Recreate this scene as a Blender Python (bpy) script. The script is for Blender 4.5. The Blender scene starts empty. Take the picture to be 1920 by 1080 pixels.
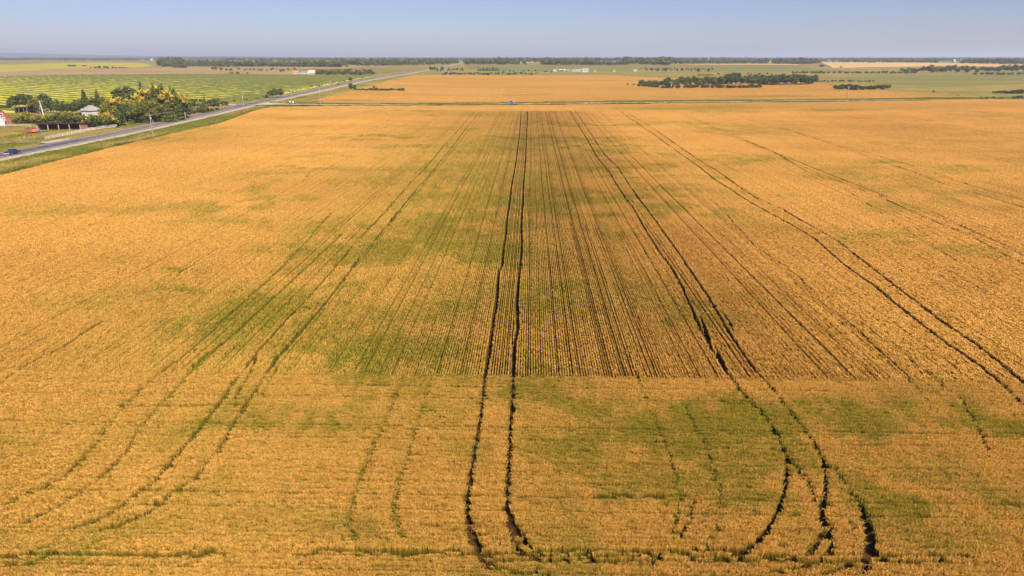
import bpy, math, random
import numpy as np
from mathutils import Vector, Matrix

R = math.radians
scene = bpy.context.scene
col = scene.collection
rnd = random.Random(11)
rng = np.random.default_rng(7)

# ------------------------------------------------------------------ camera
CAM_H, FPX = 32.0, 1280.0
VH, VPU = 107.0, 37.0
TH = math.atan((540 - VH) / FPX)
PSI = math.atan(VPU * math.cos(TH) / FPX)
cam_d = bpy.data.cameras.new("camera")
cam_d.sensor_width = 36.0
cam_d.lens = FPX / 1920 * 36.0
cam_d.clip_start, cam_d.clip_end = 0.5, 80000.0
cam = bpy.data.objects.new("camera", cam_d)
col.objects.link(cam)
cam.location = (0, 0, CAM_H)
cam.rotation_euler = (R(90) - TH, 0, PSI)
scene.camera = cam

# ------------------------------------------------------------------ light
SUN_EL, SUN_AZ = 43.0, 150.0        # azimuth clockwise from +Y (the direction of the crop rows)
world = bpy.data.worlds.new("World")
scene.world = world
world.use_nodes = True
wn = world.node_tree
wn.nodes.clear()
w_out = wn.nodes.new("ShaderNodeOutputWorld")
w_bg = wn.nodes.new("ShaderNodeBackground")
w_sky = wn.nodes.new("ShaderNodeTexSky")
w_sky.sky_type = 'NISHITA'
w_sky.sun_disc = False
w_sky.sun_elevation = R(SUN_EL)
w_sky.sun_rotation = R(SUN_AZ)
w_sky.altitude = 600
w_sky.air_density = 1.0
w_sky.dust_density = 0.6
w_sky.ozone_density = 4.0
w_bg.inputs['Strength'].default_value = 0.05
w_tint = wn.nodes.new("ShaderNodeMix")
w_tint.data_type = 'RGBA'; w_tint.blend_type = 'MULTIPLY'
w_tint.inputs[0].default_value = 1.0
w_tint.inputs[7].default_value = (0.74, 0.70, 0.90, 1)
wn.links.new(w_sky.outputs[0], w_tint.inputs[6])
wn.links.new(w_tint.outputs[2], w_bg.inputs[0])
wn.links.new(w_bg.outputs[0], w_out.inputs[0])

sun_d = bpy.data.lights.new("sun", 'SUN')
sun_d.energy = 5.0
sun_d.angle = R(0.5)
sun_d.color = (1.0, 0.90, 0.76)
sun = bpy.data.objects.new("sun", sun_d)
col.objects.link(sun)
sdir = Vector((math.sin(R(SUN_AZ)) * math.cos(R(SUN_EL)), math.cos(R(SUN_AZ)) * math.cos(R(SUN_EL)), math.sin(R(SUN_EL))))
sun.rotation_euler = sdir.to_track_quat('Z', 'Y').to_euler()
sun.location = (0, 0, 300)

scene.view_settings.view_transform = 'Standard'
scene.view_settings.look = 'None'
scene.view_settings.exposure = 1.2
scene.view_settings.gamma = 1.0
scene.render.engine = 'CYCLES'
scene.cycles.use_denoising = True
scene.cycles.denoiser = 'OPENIMAGEDENOISE'
scene.cycles.denoising_prefilter = 'ACCURATE'
scene.cycles.denoising_input_passes = 'RGB_ALBEDO_NORMAL'
scene.cycles.max_bounces = 5
scene.cycles.diffuse_bounces = 3
scene.cycles.transparent_max_bounces = 4
scene.cycles.volume_bounces = 0

# ------------------------------------------------------------------ terrain height
_ty = np.arange(-1000, 40000, 10.0)
_tz = np.interp(_ty, [-1000, 250, 350, 470, 650, 900, 1200, 1700, 2500, 6000, 12000, 40000],
                [0, 0, 0.8, 1.5, 5.0, 9.0, 11.3, 17.3, 18.0, 18.0, 17.0, 12.0])
_k = np.exp(-0.5 * (np.arange(-18, 19) / 6.0) ** 2); _k /= _k.sum()
_tz = np.convolve(np.pad(_tz, 18, mode='edge'), _k, mode='valid')

def sm(v, a, b):
    t = np.clip((v - a) / (b - a), 0, 1)
    return t * t * (3 - 2 * t)

def TZ(x, y):
    x = np.asarray(x, float); y = np.asarray(y, float)
    z = np.interp(y, _ty, _tz)
    z = z + 2.0 * np.exp(-((x + 205) / 100.0) ** 2) * sm(y, 290, 470) * (1 - sm(y, 700, 1000))
    z = z + 3.4 * sm(x, 0, 360) * sm(y, 240, 460) * (1 - sm(y, 600, 1000))
    z = z + 72 * np.exp(-((x + 8800) / 2600.0) ** 2 - ((y - 10500) / 1500.0) ** 2)
    z = z + 26 * np.exp(-((x - 9500) / 5200.0) ** 2 - ((y - 14500) / 1800.0) ** 2)
    z = z + 10 * np.exp(-((x + 3300) / 900.0) ** 2 - ((y - 7600) / 900.0) ** 2)
    return z

_F = np.array([-math.sin(PSI) * math.cos(TH), math.cos(PSI) * math.cos(TH), -math.sin(TH)])
_Rt = np.array([math.cos(PSI), math.sin(PSI), 0.0])
_U = np.array([-math.sin(PSI) * math.sin(TH), math.cos(PSI) * math.sin(TH), math.cos(TH)])
_tt = np.geomspace(20, 30000, 5000)

def at(px, py, up=0.0):
    """the place on the ground (or `up` metres over it) that the photograph shows at px, py"""
    d = _F + (px - 960) / FPX * _Rt + (540 - py) / FPX * _U
    X, Y, Z = d[0] * _tt, d[1] * _tt, CAM_H + d[2] * _tt
    g = Z - TZ(X, Y) - up
    i = np.argmax(g < 0)
    if g[i] >= 0: i = len(_tt) - 1
    a, b = g[i - 1], g[i]
    t = _tt[i - 1] + (_tt[i] - _tt[i - 1]) * (a / (a - b) if a != b else 0)
    return float(d[0] * t), float(d[1] * t)

def path(pts, up=0.0): return np.array([at(*p, up) for p in pts])
def depth_of(x, y): return float(x * _F[0] + y * _F[1] + (float(TZ(x, y)) - CAM_H) * _F[2])
def metres(px, x, y): return px * depth_of(x, y) / FPX      # photograph pixels to metres at a place

# ------------------------------------------------------------------ noise for layout
_tab = rng.random((64, 64))
def vnoise(x, y, s, seed=0):
    x = np.asarray(x, float) / s + seed * 17.3; y = np.asarray(y, float) / s + seed * 9.1
    xi, yi = np.floor(x).astype(int), np.floor(y).astype(int)
    fx, fy = x - xi, y - yi
    fx, fy = fx * fx * (3 - 2 * fx), fy * fy * (3 - 2 * fy)
    g = lambda i, j: _tab[i % 64, j % 64]
    return (g(xi, yi) * (1 - fx) + g(xi + 1, yi) * fx) * (1 - fy) + (g(xi, yi + 1) * (1 - fx) + g(xi + 1, yi + 1) * fx) * fy
def fnoise(x, y, s, seed=0):
    return (vnoise(x, y, s, seed) * 0.55 + vnoise(x, y, s / 2.3, seed + 1) * 0.3 + vnoise(x, y, s / 5.1, seed + 2) * 0.15)

def inside(poly, x, y):
    poly = np.asarray(poly); r = np.zeros(len(x), bool)
    x1, y1 = poly[-1]
    for x2, y2 in poly:
        c = ((y2 > y) != (y1 > y))
        with np.errstate(divide='ignore', invalid='ignore'):
            xx = (x1 - x2) * (y - y2) / ((y1 - y2) if y1 != y2 else 1e-9) + x2
        r ^= c & (x < xx)
        x1, y1 = x2, y2
    return r

def dist_line(P, x, y, reach=3.0):
    out = np.full(len(x), 1e9); nearx, neary = x.copy(), y.copy()
    for (x1, y1), (x2, y2) in zip(P[:-1], P[1:]):
        m = np.nonzero((x > min(x1, x2) - reach) & (x < max(x1, x2) + reach) & (y > min(y1, y2) - reach) & (y < max(y1, y2) + reach))[0]
        if not len(m): continue
        dx, dy = x2 - x1, y2 - y1
        t = np.clip(((x[m] - x1) * dx + (y[m] - y1) * dy) / (dx * dx + dy * dy + 1e-9), 0, 1)
        d = np.hypot(x[m] - x1 - t * dx, y[m] - y1 - t * dy); b_ = d < out[m]; mb_ = m[b_]
        out[mb_] = d[b_]; nearx[mb_] = (x1 + t * dx)[b_]; neary[mb_] = (y1 + t * dy)[b_]
    return out, nearx, neary

# ------------------------------------------------------------------ node helpers
def new_mat(name, rough=0.9):
    m = bpy.data.materials.new(name); m.use_nodes = True
    b = m.node_tree.nodes['Principled BSDF']
    b.inputs['Roughness'].default_value = rough
    b.inputs['Specular IOR Level'].default_value = 0.2
    return m, m.node_tree, b
def N(nt, kind, **kw):
    n = nt.nodes.new(kind)
    for k, v in kw.items(): setattr(n, k, v)
    return n
def c4(c): return (c[0], c[1], c[2], 1.0)
def mixc(nt, fac, a, b, blend='MIX'):
    n = N(nt, 'ShaderNodeMix', data_type='RGBA', blend_type=blend)
    for sock, v in ((n.inputs[0], fac), (n.inputs[6], a), (n.inputs[7], b)):
        if hasattr(v, 'links') or isinstance(v, bpy.types.NodeSocket): nt.links.new(v, sock)
        elif isinstance(v, (int, float)): sock.default_value = v
        else: sock.default_value = c4(v)
    return n.outputs[2]
def math_(nt, op, a, b=0.0, clamp=False):
    n = N(nt, 'ShaderNodeMath', operation=op, use_clamp=clamp)
    for sock, v in ((n.inputs[0], a), (n.inputs[1], b)):
        if isinstance(v, bpy.types.NodeSocket): nt.links.new(v, sock)
        else: sock.default_value = v
    return n.outputs[0]
def pos(nt, scale=(1, 1, 1), rot=0.0):
    g = N(nt, 'ShaderNodeNewGeometry'); mp = N(nt, 'ShaderNodeMapping')
    mp.inputs['Scale'].default_value = scale; mp.inputs['Rotation'].default_value = (0, 0, rot)
    nt.links.new(g.outputs['Position'], mp.inputs[0]); return mp.outputs[0]
def noise(nt, vec, scale, detail=4, rough=0.55):
    n = N(nt, 'ShaderNodeTexNoise'); n.inputs['Scale'].default_value = scale
    n.inputs['Detail'].default_value = detail; n.inputs['Roughness'].default_value = rough
    nt.links.new(vec, n.inputs['Vector']); return n.outputs[0]
def ramp(nt, fac, stops, interp='LINEAR'):
    r = N(nt, 'ShaderNodeValToRGB'); r.color_ramp.interpolation = interp
    e = r.color_ramp.elements
    while len(e) < len(stops): e.new(0.5)
    for el, (p, c) in zip(e, stops): el.position = p; el.color = c4(c) if not isinstance(c, (int, float)) else (c, c, c, 1)
    nt.links.new(fac, r.inputs[0]); return r.outputs[0]

def plain(name, c, rough=0.8, var=0.18, scale=1.5, metallic=0.0, tint=None):
    m, nt, b = new_mat(name, rough)
    n = noise(nt, pos(nt), scale, 5)
    c2 = tint or tuple(v * (1 - var * 1.6) for v in c)
    nt.links.new(ramp(nt, n, [(0.3, c2), (0.65, c)]), b.inputs['Base Color'])
    b.inputs['Metallic'].default_value = metallic
    return m

# ------------------------------------------------------------------ object helpers
def tag(o, label=None, cat=None, group=None, kind=None):
    if label: o['label'] = label
    if cat: o['category'] = cat
    if group: o['group'] = group
    if kind: o['kind'] = kind
    return o
def empty(name, x, y, z=None, rz=0.0, dz=0.0):
    o = bpy.data.objects.new(name, None); col.objects.link(o)
    o.empty_display_size = 0.5
    o.location = (x, y, (float(TZ(x, y)) if z is None else z) + dz); o.rotation_euler = (0, 0, rz)
    return o
class MB:
    def __init__(s): s.v = []; s.f = []
    def add(s, vs, fs):
        k = len(s.v); s.v += [tuple(v) for v in vs]; s.f += [tuple(i + k for i in f) for f in fs]
        return s
    def box(s, x0, x1, y0, y1, z0, z1):
        return s.add([(x0, y0, z0), (x1, y0, z0), (x1, y1, z0), (x0, y1, z0), (x0, y0, z1), (x1, y0, z1), (x1, y1, z1), (x0, y1, z1)],
                     [(0, 3, 2, 1), (4, 5, 6, 7), (0, 1, 5, 4), (1, 2, 6, 5), (2, 3, 7, 6), (3, 0, 4, 7)])
    def prism(s, prof, a0, a1, axis='y'):
        """a closed profile in the plane across `axis`, swept from a0 to a1"""
        n = len(prof)
        P = (lambda p, a: (p[0], a, p[1])) if axis == 'y' else (lambda p, a: (a, p[0], p[1]))
        vs = [P(p, a0) for p in prof] + [P(p, a1) for p in prof]
        fs = [tuple(range(n)), tuple(range(2 * n - 1, n - 1, -1))] + [(i, i + n, (i + 1) % n + n, (i + 1) % n) for i in range(n)]
        return s.add(vs, fs)
    def tube(s, p0, p1, r0, r1=None, n=8):
        r1 = r0 if r1 is None else r1
        p0, p1 = Vector(p0), Vector(p1); q = (p1 - p0).to_track_quat('Z', 'Y')
        vs = [p0 + q @ Vector((r0 * math.cos(2 * math.pi * i / n), r0 * math.sin(2 * math.pi * i / n), 0)) for i in range(n)]
        vs += [p1 + q @ Vector((r1 * math.cos(2 * math.pi * i / n), r1 * math.sin(2 * math.pi * i / n), 0)) for i in range(n)]
        return s.add(vs, [(i, (i + 1) % n, (i + 1) % n + n, i + n) for i in range(n)] + [tuple(range(n - 1, -1, -1)), tuple(range(n, 2 * n))])
    def build(s, name, mat, parent=None, smooth=False, bevel=0.0):
        me = bpy.data.meshes.new(name); me.from_pydata(s.v, [], s.f); me.materials.append(mat)
        import bmesh
        bm = bmesh.new(); bm.from_mesh(me); bmesh.ops.recalc_face_normals(bm, faces=bm.faces)
        if bevel: bmesh.ops.bevel(bm, geom=list(bm.edges), offset=bevel, segments=2, affect='EDGES', profile=0.6, clamp_overlap=True)
        bm.to_mesh(me); bm.free()
        if smooth:
            for p in me.polygons: p.use_smooth = True
        o = bpy.data.objects.new(name, me); col.objects.link(o)
        if parent: o.parent = parent
        return o
def np_mesh(name, V, F, mat, smooth=False, attrs=None, link=True, face_n=4):
    me = bpy.data.meshes.new(name)
    V = np.asarray(V, np.float32); F = np.asarray(F, np.int32)
    me.vertices.add(len(V)); me.vertices.foreach_set('co', V.ravel())
    if len(F):
        me.loops.add(F.size); me.loops.foreach_set('vertex_index', F.ravel())
        me.polygons.add(len(F)); me.polygons.foreach_set('loop_start', np.arange(0, F.size, face_n, dtype=np.int32))
        me.polygons.foreach_set('loop_total', np.full(len(F), face_n, np.int32))
        if smooth: me.polygons.foreach_set('use_smooth', np.ones(len(F), bool))
    for k, a in (attrs or {}).items():
        at_ = me.attributes.new(k, 'FLOAT', 'POINT'); at_.data.foreach_set('value', np.asarray(a, np.float32))
    me.update(calc_edges=True)
    if mat: me.materials.append(mat)
    o = bpy.data.objects.new(name, me)
    if link: col.objects.link(o)
    return o
def copy_tree(o, parent=None):
    c = o.copy(); col.objects.link(c); c.parent = parent
    for ch in o.children: copy_tree(ch, c)
    return c

def drape(name, poly, mat, up, step, kind='structure', skirt=0.0):
    """a polygon on the ground cut on a grid so that it follows the terrain"""
    import bmesh
    bm = bmesh.new()
    bm.faces.new([bm.verts.new((p[0], p[1], 0)) for p in poly])
    bmesh.ops.triangulate(bm, faces=bm.faces[:])
    P = np.asarray(poly); (x0, y0), (x1, y1) = P.min(0), P.max(0)
    for ax, a, b in ((0, x0, x1), (1, y0, y1)):
        for c in np.arange(math.ceil(a / step) * step, b, step):
            co = [0, 0, 0]; co[ax] = float(c); no = [0, 0, 0]; no[ax] = 1
            bmesh.ops.bisect_plane(bm, geom=bm.verts[:] + bm.edges[:] + bm.faces[:], plane_co=co, plane_no=no, dist=1e-4)
    if skirt:
        r = bmesh.ops.extrude_edge_only(bm, edges=[e for e in bm.edges if e.is_boundary])
        low = {v for v in r['geom'] if isinstance(v, bmesh.types.BMVert)}
    else: low = set()
    for v in bm.verts: v.co.z = float(TZ(v.co.x, v.co.y)) + (up - skirt if v in low else up)
    bmesh.ops.recalc_face_normals(bm, faces=bm.faces)
    me = bpy.data.meshes.new(name); bm.to_mesh(me); bm.free(); me.materials.append(mat)
    o = bpy.data.objects.new(name, me); col.objects.link(o); o['kind'] = kind
    return o
def strip(name, line, offs, mat, up, step=10.0, kind='structure'):
    """a ribbon along a line: offs = across positions, up = their heights over the ground"""
    L = np.asarray(line, float); d = np.hypot(*np.diff(L, axis=0).T); s = np.r_[0, np.cumsum(d)]
    k = max(2, int(s[-1] / step)); t = np.linspace(0, s[-1], k)
    X, Y = np.interp(t, s, L[:, 0]), np.interp(t, s, L[:, 1])
    tx, ty = np.gradient(X), np.gradient(Y); n = np.hypot(tx, ty); nx, ny = ty / n, -tx / n
    V = []
    for i in range(k):
        for o_, u in zip(offs, up):
            x, y = X[i] + nx[i] * o_, Y[i] + ny[i] * o_; V.append((x, y, float(TZ(x, y)) + u))
    m = len(offs); F = [(i * m + j, i * m + j + 1, (i + 1) * m + j + 1, (i + 1) * m + j) for i in range(k - 1) for j in range(m - 1)]
    o = np_mesh(name, V, F, mat); o['kind'] = kind
    return o

def scatter(name, P, rotz, scl, idx, protos, attrs, label, cat):
    """many copies of a few small meshes standing on points: crop or woodland nobody could count"""
    n = len(P)
    o = np_mesh(name, P, np.zeros((0, 4), int), None)
    me = o.data
    a = me.attributes.new('rot', 'FLOAT_VECTOR', 'POINT'); r = np.zeros((n, 3), np.float32); r[:, 2] = rotz; a.data.foreach_set('vector', r.ravel())
    a = me.attributes.new('scl', 'FLOAT_VECTOR', 'POINT'); a.data.foreach_set('vector', np.asarray(scl, np.float32).ravel())
    a = me.attributes.new('idx', 'INT', 'POINT'); a.data.foreach_set('value', np.asarray(idx, np.int32))
    for k, v in attrs.items():
        a = me.attributes.new(k, 'FLOAT', 'POINT'); a.data.foreach_set('value', np.asarray(v, np.float32))
    c = bpy.data.collections.new(name + '_kinds')
    for i, p in enumerate(protos): p.name = '%s_kind_%02d' % (name, i); c.objects.link(p)
    ng = bpy.data.node_groups.new(name, 'GeometryNodeTree')
    ng.interface.new_socket('Geometry', in_out='INPUT', socket_type='NodeSocketGeometry')
    ng.interface.new_socket('Geometry', in_out='OUTPUT', socket_type='NodeSocketGeometry')
    gi, go = ng.nodes.new('NodeGroupInput'), ng.nodes.new('NodeGroupOutput')
    ci = ng.nodes.new('GeometryNodeCollectionInfo'); ci.inputs['Collection'].default_value = c
    ci.inputs['Separate Children'].default_value = True; ci.inputs['Reset Children'].default_value = True
    ip = ng.nodes.new('GeometryNodeInstanceOnPoints'); ip.inputs['Pick Instance'].default_value = True
    def na(nm, t):
        q = ng.nodes.new('GeometryNodeInputNamedAttribute'); q.data_type = t; q.inputs['Name'].default_value = nm; return q.outputs[0]
    ng.links.new(gi.outputs[0], ip.inputs['Points']); ng.links.new(ci.outputs[0], ip.inputs['Instance'])
    ng.links.new(na('idx', 'INT'), ip.inputs['Instance Index'])
    e2r = ng.nodes.new('FunctionNodeEulerToRotation'); ng.links.new(na('rot', 'FLOAT_VECTOR'), e2r.inputs[0])
    ng.links.new(e2r.outputs[0], ip.inputs['Rotation']); ng.links.new(na('scl', 'FLOAT_VECTOR'), ip.inputs['Scale'])
    ng.links.new(ip.outputs[0], go.inputs[0])
    md = o.modifiers.new('scatter', 'NODES'); md.node_group = ng
    tag(o, label, cat, kind='stuff')
    return o

# ================================================================== MATERIALS OF THE LAND
def ground_mat():
    m, nt, b = new_mat('pasture ground', 0.95)
    p = pos(nt)
    big = noise(nt, pos(nt, (1, 1, 1)), 0.006, 6)
    wide = noise(nt, pos(nt, (0.5, 1.6, 1)), 0.012, 5)
    med = noise(nt, p, 0.07, 6, 0.65)
    fine = noise(nt, p, 0.9, 5, 0.7)
    base = ramp(nt, med, [(0.30, (0.105, 0.11, 0.020)), (0.45, (0.17, 0.16, 0.033)), (0.58, (0.26, 0.205, 0.06)), (0.72, (0.36, 0.26, 0.10))])
    base2 = ramp(nt, wide, [(0.32, (0.115, 0.13, 0.025)), (0.5, (0.23, 0.195, 0.05)), (0.66, (0.35, 0.25, 0.09))])
    c = mixc(nt, 0.55, base, base2)
    c = mixc(nt, 0.5, c, ramp(nt, fine, [(0.3, (0.45, 0.45, 0.42)), (0.7, (1, 1, 1))]), 'MULTIPLY')
    # far plain: a patchwork of fields
    vo = N(nt, 'ShaderNodeTexVoronoi', feature='F1'); vo.inputs['Scale'].default_value = 0.0016
    nt.links.new(pos(nt, (0.8, 1.0, 0.0), 0.03), vo.inputs['Vector'])
    hsv = N(nt, 'ShaderNodeSeparateColor'); nt.links.new(vo.outputs['Color'], hsv.inputs[0])
    fields = ramp(nt, hsv.outputs[0], [(0.0, (0.10, 0.13, 0.035)), (0.35, (0.19, 0.19, 0.06)), (0.55, (0.45, 0.31, 0.15)), (0.7, (0.13, 0.16, 0.04)), (0.85, (0.33, 0.28, 0.12))], 'CONSTANT')
    sp = N(nt, 'ShaderNodeSeparateXYZ'); g = N(nt, 'ShaderNodeNewGeometry'); nt.links.new(g.outputs['Position'], sp.inputs[0])
    far = ramp(nt, math_(nt, 'DIVIDE', sp.outputs[1], 10000.0), [(0.21, 0.0), (0.27, 1.0)])
    c = mixc(nt, far, c, fields)
    c = mixc(nt, 1.0, c, (.86, .79, .56), 'MULTIPLY'); nt.links.new(c, b.inputs['Base Color'])
    bp = N(nt, 'ShaderNodeBump'); bp.inputs['Strength'].default_value = 0.7; bp.inputs['Distance'].default_value = 0.5
    nt.links.new(fine, bp.inputs['Height']); nt.links.new(bp.outputs[0], b.inputs['Normal'])
    return m
def grass_mat(name, lo, mid, hi, scale=0.25, stretch=(1, 1, 1)):
    m, nt, b = new_mat(name, 0.95)
    a = noise(nt, pos(nt, stretch), scale, 6, 0.6); f = noise(nt, pos(nt), 1.7, 4, 0.7)
    c = ramp(nt, a, [(0.32, lo), (0.48, mid), (0.64, hi)])
    c = mixc(nt, 0.6, c, ramp(nt, f, [(0.3, (0.5, 0.5, 0.45)), (0.68, (1, 1, 1))]), 'MULTIPLY')
    nt.links.new(c, b.inputs['Base Color'])
    bp = N(nt, 'ShaderNodeBump'); bp.inputs['Strength'].default_value = 0.8; bp.inputs['Distance'].default_value = 0.4
    nt.links.new(f, bp.inputs['Height']); nt.links.new(bp.outputs[0], b.inputs['Normal'])
    return m
def crop_mat(name='ripe wheat'):
    m, nt, b = new_mat(name, 0.75)
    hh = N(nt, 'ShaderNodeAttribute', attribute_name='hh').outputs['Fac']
    ti = N(nt, 'ShaderNodeAttribute', attribute_name='tint').outputs['Fac']
    gr = N(nt, 'ShaderNodeAttribute', attribute_type='INSTANCER', attribute_name='green').outputs['Fac']
    tn = N(nt, 'ShaderNodeAttribute', attribute_type='INSTANCER', attribute_name='tone').outputs['Fac']
    stem = mixc(nt, ramp(nt, hh, [(0.1, 0.0), (0.6, 1.0)]), (0.13, 0.085, 0.014), mixc(nt, ti, (0.22, 0.15, 0.010), (0.50, 0.31, 0.025)))  # brown stem foot, darkened further so row-gap shade sits in the colour
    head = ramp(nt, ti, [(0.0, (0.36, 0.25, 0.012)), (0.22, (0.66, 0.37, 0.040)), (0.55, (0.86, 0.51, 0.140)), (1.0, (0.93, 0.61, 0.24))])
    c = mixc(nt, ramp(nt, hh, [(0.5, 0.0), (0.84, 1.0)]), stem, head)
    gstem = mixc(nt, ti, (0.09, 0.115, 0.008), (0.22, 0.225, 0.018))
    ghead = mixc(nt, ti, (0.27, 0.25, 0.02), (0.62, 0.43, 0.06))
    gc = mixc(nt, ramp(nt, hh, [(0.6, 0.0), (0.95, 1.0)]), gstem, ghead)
    c = mixc(nt, gr, c, gc)
    c = mixc(nt, 1.0, c, ramp(nt, tn, [(0.0, (0.72, 0.66, 0.54)), (1.0, (1.0, 1.0, 1.0))]), 'MULTIPLY')
    nt.links.new(c, b.inputs['Base Color'])
    tr = N(nt, 'ShaderNodeBsdfTranslucent'); nt.links.new(c, tr.inputs[0])
    mx = N(nt, 'ShaderNodeMixShader'); mx.inputs[0].default_value = 0.55
    nt.links.new(b.outputs[0], mx.inputs[1]); nt.links.new(tr.outputs[0], mx.inputs[2])
    nt.links.new(mx.outputs[0], nt.nodes['Material Output'].inputs[0])
    return m

# ================================================================== GROUND SHEET
def axis_lines(fine_to, step, far, g):
    v = list(np.arange(0, fine_to + 0.1, step)); s = step
    while v[-1] < far: s *= g; v.append(v[-1] + s)
    return np.array(v)
ax_ = axis_lines(700, 14, 32000, 1.09); gx = np.r_[-ax_[:0:-1], ax_]
ay_ = axis_lines(2350, 15, 36000, 1.06); gy = np.r_[-ax_[ax_ < 900][:0:-1], ay_]
GX, GY = np.meshgrid(gx, gy)
V = np.stack([GX.ravel(), GY.ravel(), TZ(GX, GY).ravel()], 1)
nx_, ny_ = len(gx), len(gy)
ii, jj = np.meshgrid(np.arange(nx_ - 1), np.arange(ny_ - 1)); q = (jj * nx_ + ii).ravel()
ground = np_mesh('ground', V, np.stack([q, q + 1, q + nx_ + 1, q + nx_], 1), ground_mat(), smooth=True)
ground['kind'] = 'structure'

# ------------------------------------------------------------------ roads
HX = -179.6
m_asph, nt, b = new_mat('worn asphalt', 0.85)
n1 = noise(nt, pos(nt, (1, 0.05, 1)), 0.9, 5); n2 = noise(nt, pos(nt), 0.35, 5)
c = ramp(nt, n1, [(0.3, (0.09, 0.073, 0.06)), (0.7, (0.17, 0.135, 0.108))])
c = mixc(nt, 0.5, c, ramp(nt, n2, [(0.3, (0.7, 0.7, 0.72)), (0.7, (1, 1, 1))]), 'MULTIPLY')
nt.links.new(c, b.inputs['Base Color'])
m_patch = plain('fresh dark asphalt', (0.075, 0.07, 0.085), 0.8, 0.25, 0.6)
m_shoulder = plain('pale road shoulder', (.30, .25, .195), .95, .15, .8)
m_gravel = plain('gravel road', (.38, .32, .23), 0.95, 0.2, 0.5)
m_paint = plain('white road paint', (0.75, 0.75, 0.72), 0.7, 0.15, 2)
m_yellow = plain('yellow road paint', (0.62, 0.40, 0.06), 0.7, 0.2, 2)
hl = [(HX, y) for y in np.arange(60, 2300, 40)]
strip('highway_shoulder', hl, (-8.6, -7.0, -5.6, 5.6, 7.0, 8.6), m_shoulder, (-0.2, 0.30, 0.42, 0.42, 0.30, -0.2), 14)
strip('highway', hl, (-5.5, 5.5), m_asph, (0.47, 0.47), 14)
strip('dark_asphalt_patch', [(HX + 1.3, 195), (HX + 1.0, 275)], (-2.8, 2.3), m_patch, (0.475, 0.475), 14)
strip('dark_asphalt_patch', [(HX + 0.3, 425), (HX + 0.3, 475)], (-3.8, 4.2), m_patch, (0.475, 0.475), 14)
for o_ in (-3.7, 3.7): strip('edge_line', hl, (o_ - 0.09, o_ + 0.09), m_paint, (0.482, 0.482), 14)
mb = MB()
for y in np.arange(100, 1300, 9.0):
    z0, z1 = float(TZ(HX, y)) + 0.482, float(TZ(HX, y + 3)) + 0.482
    mb.add([(HX - 0.08, y, z0), (HX + 0.08, y, z0), (HX + 0.08, y + 3, z1), (HX - 0.08, y + 3, z1)], [(0, 1, 2, 3)])
mb.build('centre_line', m_yellow)['kind'] = 'structure'

cross_px = [(505, 196.3), (560, 197.6), (640, 197.6), (800, 196.4), (960, 195.2), (1090, 193.8), (1280, 192), (1480, 190), (1650, 188.7), (1790, 187.3)]
XR = path(cross_px)
XR = np.vstack([[HX + 7.4, XR[0][1] + 1.0], XR])
# even the line out a little
yy = np.interp(np.arange(XR[0, 0], XR[-1, 0] + 260, 20), XR[:, 0], XR[:, 1])
xx = np.arange(XR[0, 0], XR[-1, 0] + 260, 20)
kk = np.ones(5) / 5; ys = np.convolve(np.pad(yy, 2, mode='edge'), kk, mode='valid')
XR = np.stack([xx, ys], 1)
strip('gravel_road', XR, (-5.5, -3.2, 3.2, 5.5), m_gravel, (-0.1, 0.28, 0.28, -0.1), 12)
MB().add([(HX + 5.6, XR[0, 1] + 12, float(TZ(HX, XR[0, 1])) + 0.46), (HX + 5.6, XR[0, 1] - 12, float(TZ(HX, XR[0, 1])) + 0.46),
          (HX + 22, XR[0, 1] - 3.8, float(TZ(HX + 22, XR[0, 1])) + 0.33), (HX + 22, XR[0, 1] + 3.8, float(TZ(HX + 22, XR[0, 1])) + 0.33)], [(0, 1, 2, 3)]).build('road_mouth', m_gravel)['kind'] = 'structure'

# ------------------------------------------------------------------ verges
m_verge = grass_mat('roadside grass', (0.10, 0.12, 0.012), (0.19, 0.19, 0.02), (0.30, 0.23, 0.045), 0.16, (1.6, 0.25, 1))
m_verge2 = grass_mat('roadside grass bright', (0.07, 0.12, 0.014), (0.12, 0.165, 0.02), (0.20, 0.20, 0.035), 0.2, (0.3, 1.5, 1))
strip('grass_verge', hl, (8.8, 13, 18, 24, 30), m_verge, (0.10, -0.10, -0.3, 0.0, 0.12), 14)
strip('grass_verge', hl, (-27, -22, -16, -8.8), m_verge, (0.08, 0.05, -0.15, 0.10), 14)
strip('grass_verge', XR + [0, 0], (-15.5, -12, -5.9), m_verge2, (0.9, 0.1, 0.06), 12)
strip('grass_verge', XR, (5.9, 8, 11.0), m_verge2, (0.06, 0.08, 0.7), 12)

# ================================================================== WHEAT
near_px = [(0, 332), (100, 306), (200, 281), (320, 253), (414, 232), (477, 209), (493, 204.5), (530, 201.4), (600, 199.9), (800, 199.1), (960, 198), (1100, 196.6),
           (1300, 194.4), (1480, 192.6), (1650, 190.9), (1830, 188.2), (1920, 187.4)]
NE = path(near_px, 0.4)
slope = (NE[0] - NE[3]) / np.hypot(*(NE[0] - NE[3]))
near_poly = np.vstack([NE[0] + slope * 260, NE, [NE[-1][0] + 190, NE[-1][1] - 4], [NE[-1][0] + 190, 10], [NE[0][0] + 20, 0]])
m_soil, nt, b = new_mat('stubble soil', 0.95)
n = noise(nt, pos(nt), 2.5, 5)
nt.links.new(ramp(nt, n, [(0.3, (0.026, 0.013, 0.004)), (0.7, (0.070, 0.038, 0.010))]), b.inputs['Base Color']); b.inputs['Specular IOR Level'].default_value = 0.0; b.inputs['Roughness'].default_value = 1.0
drape('field_soil', near_poly, m_soil, 0.03, 60)

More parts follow.
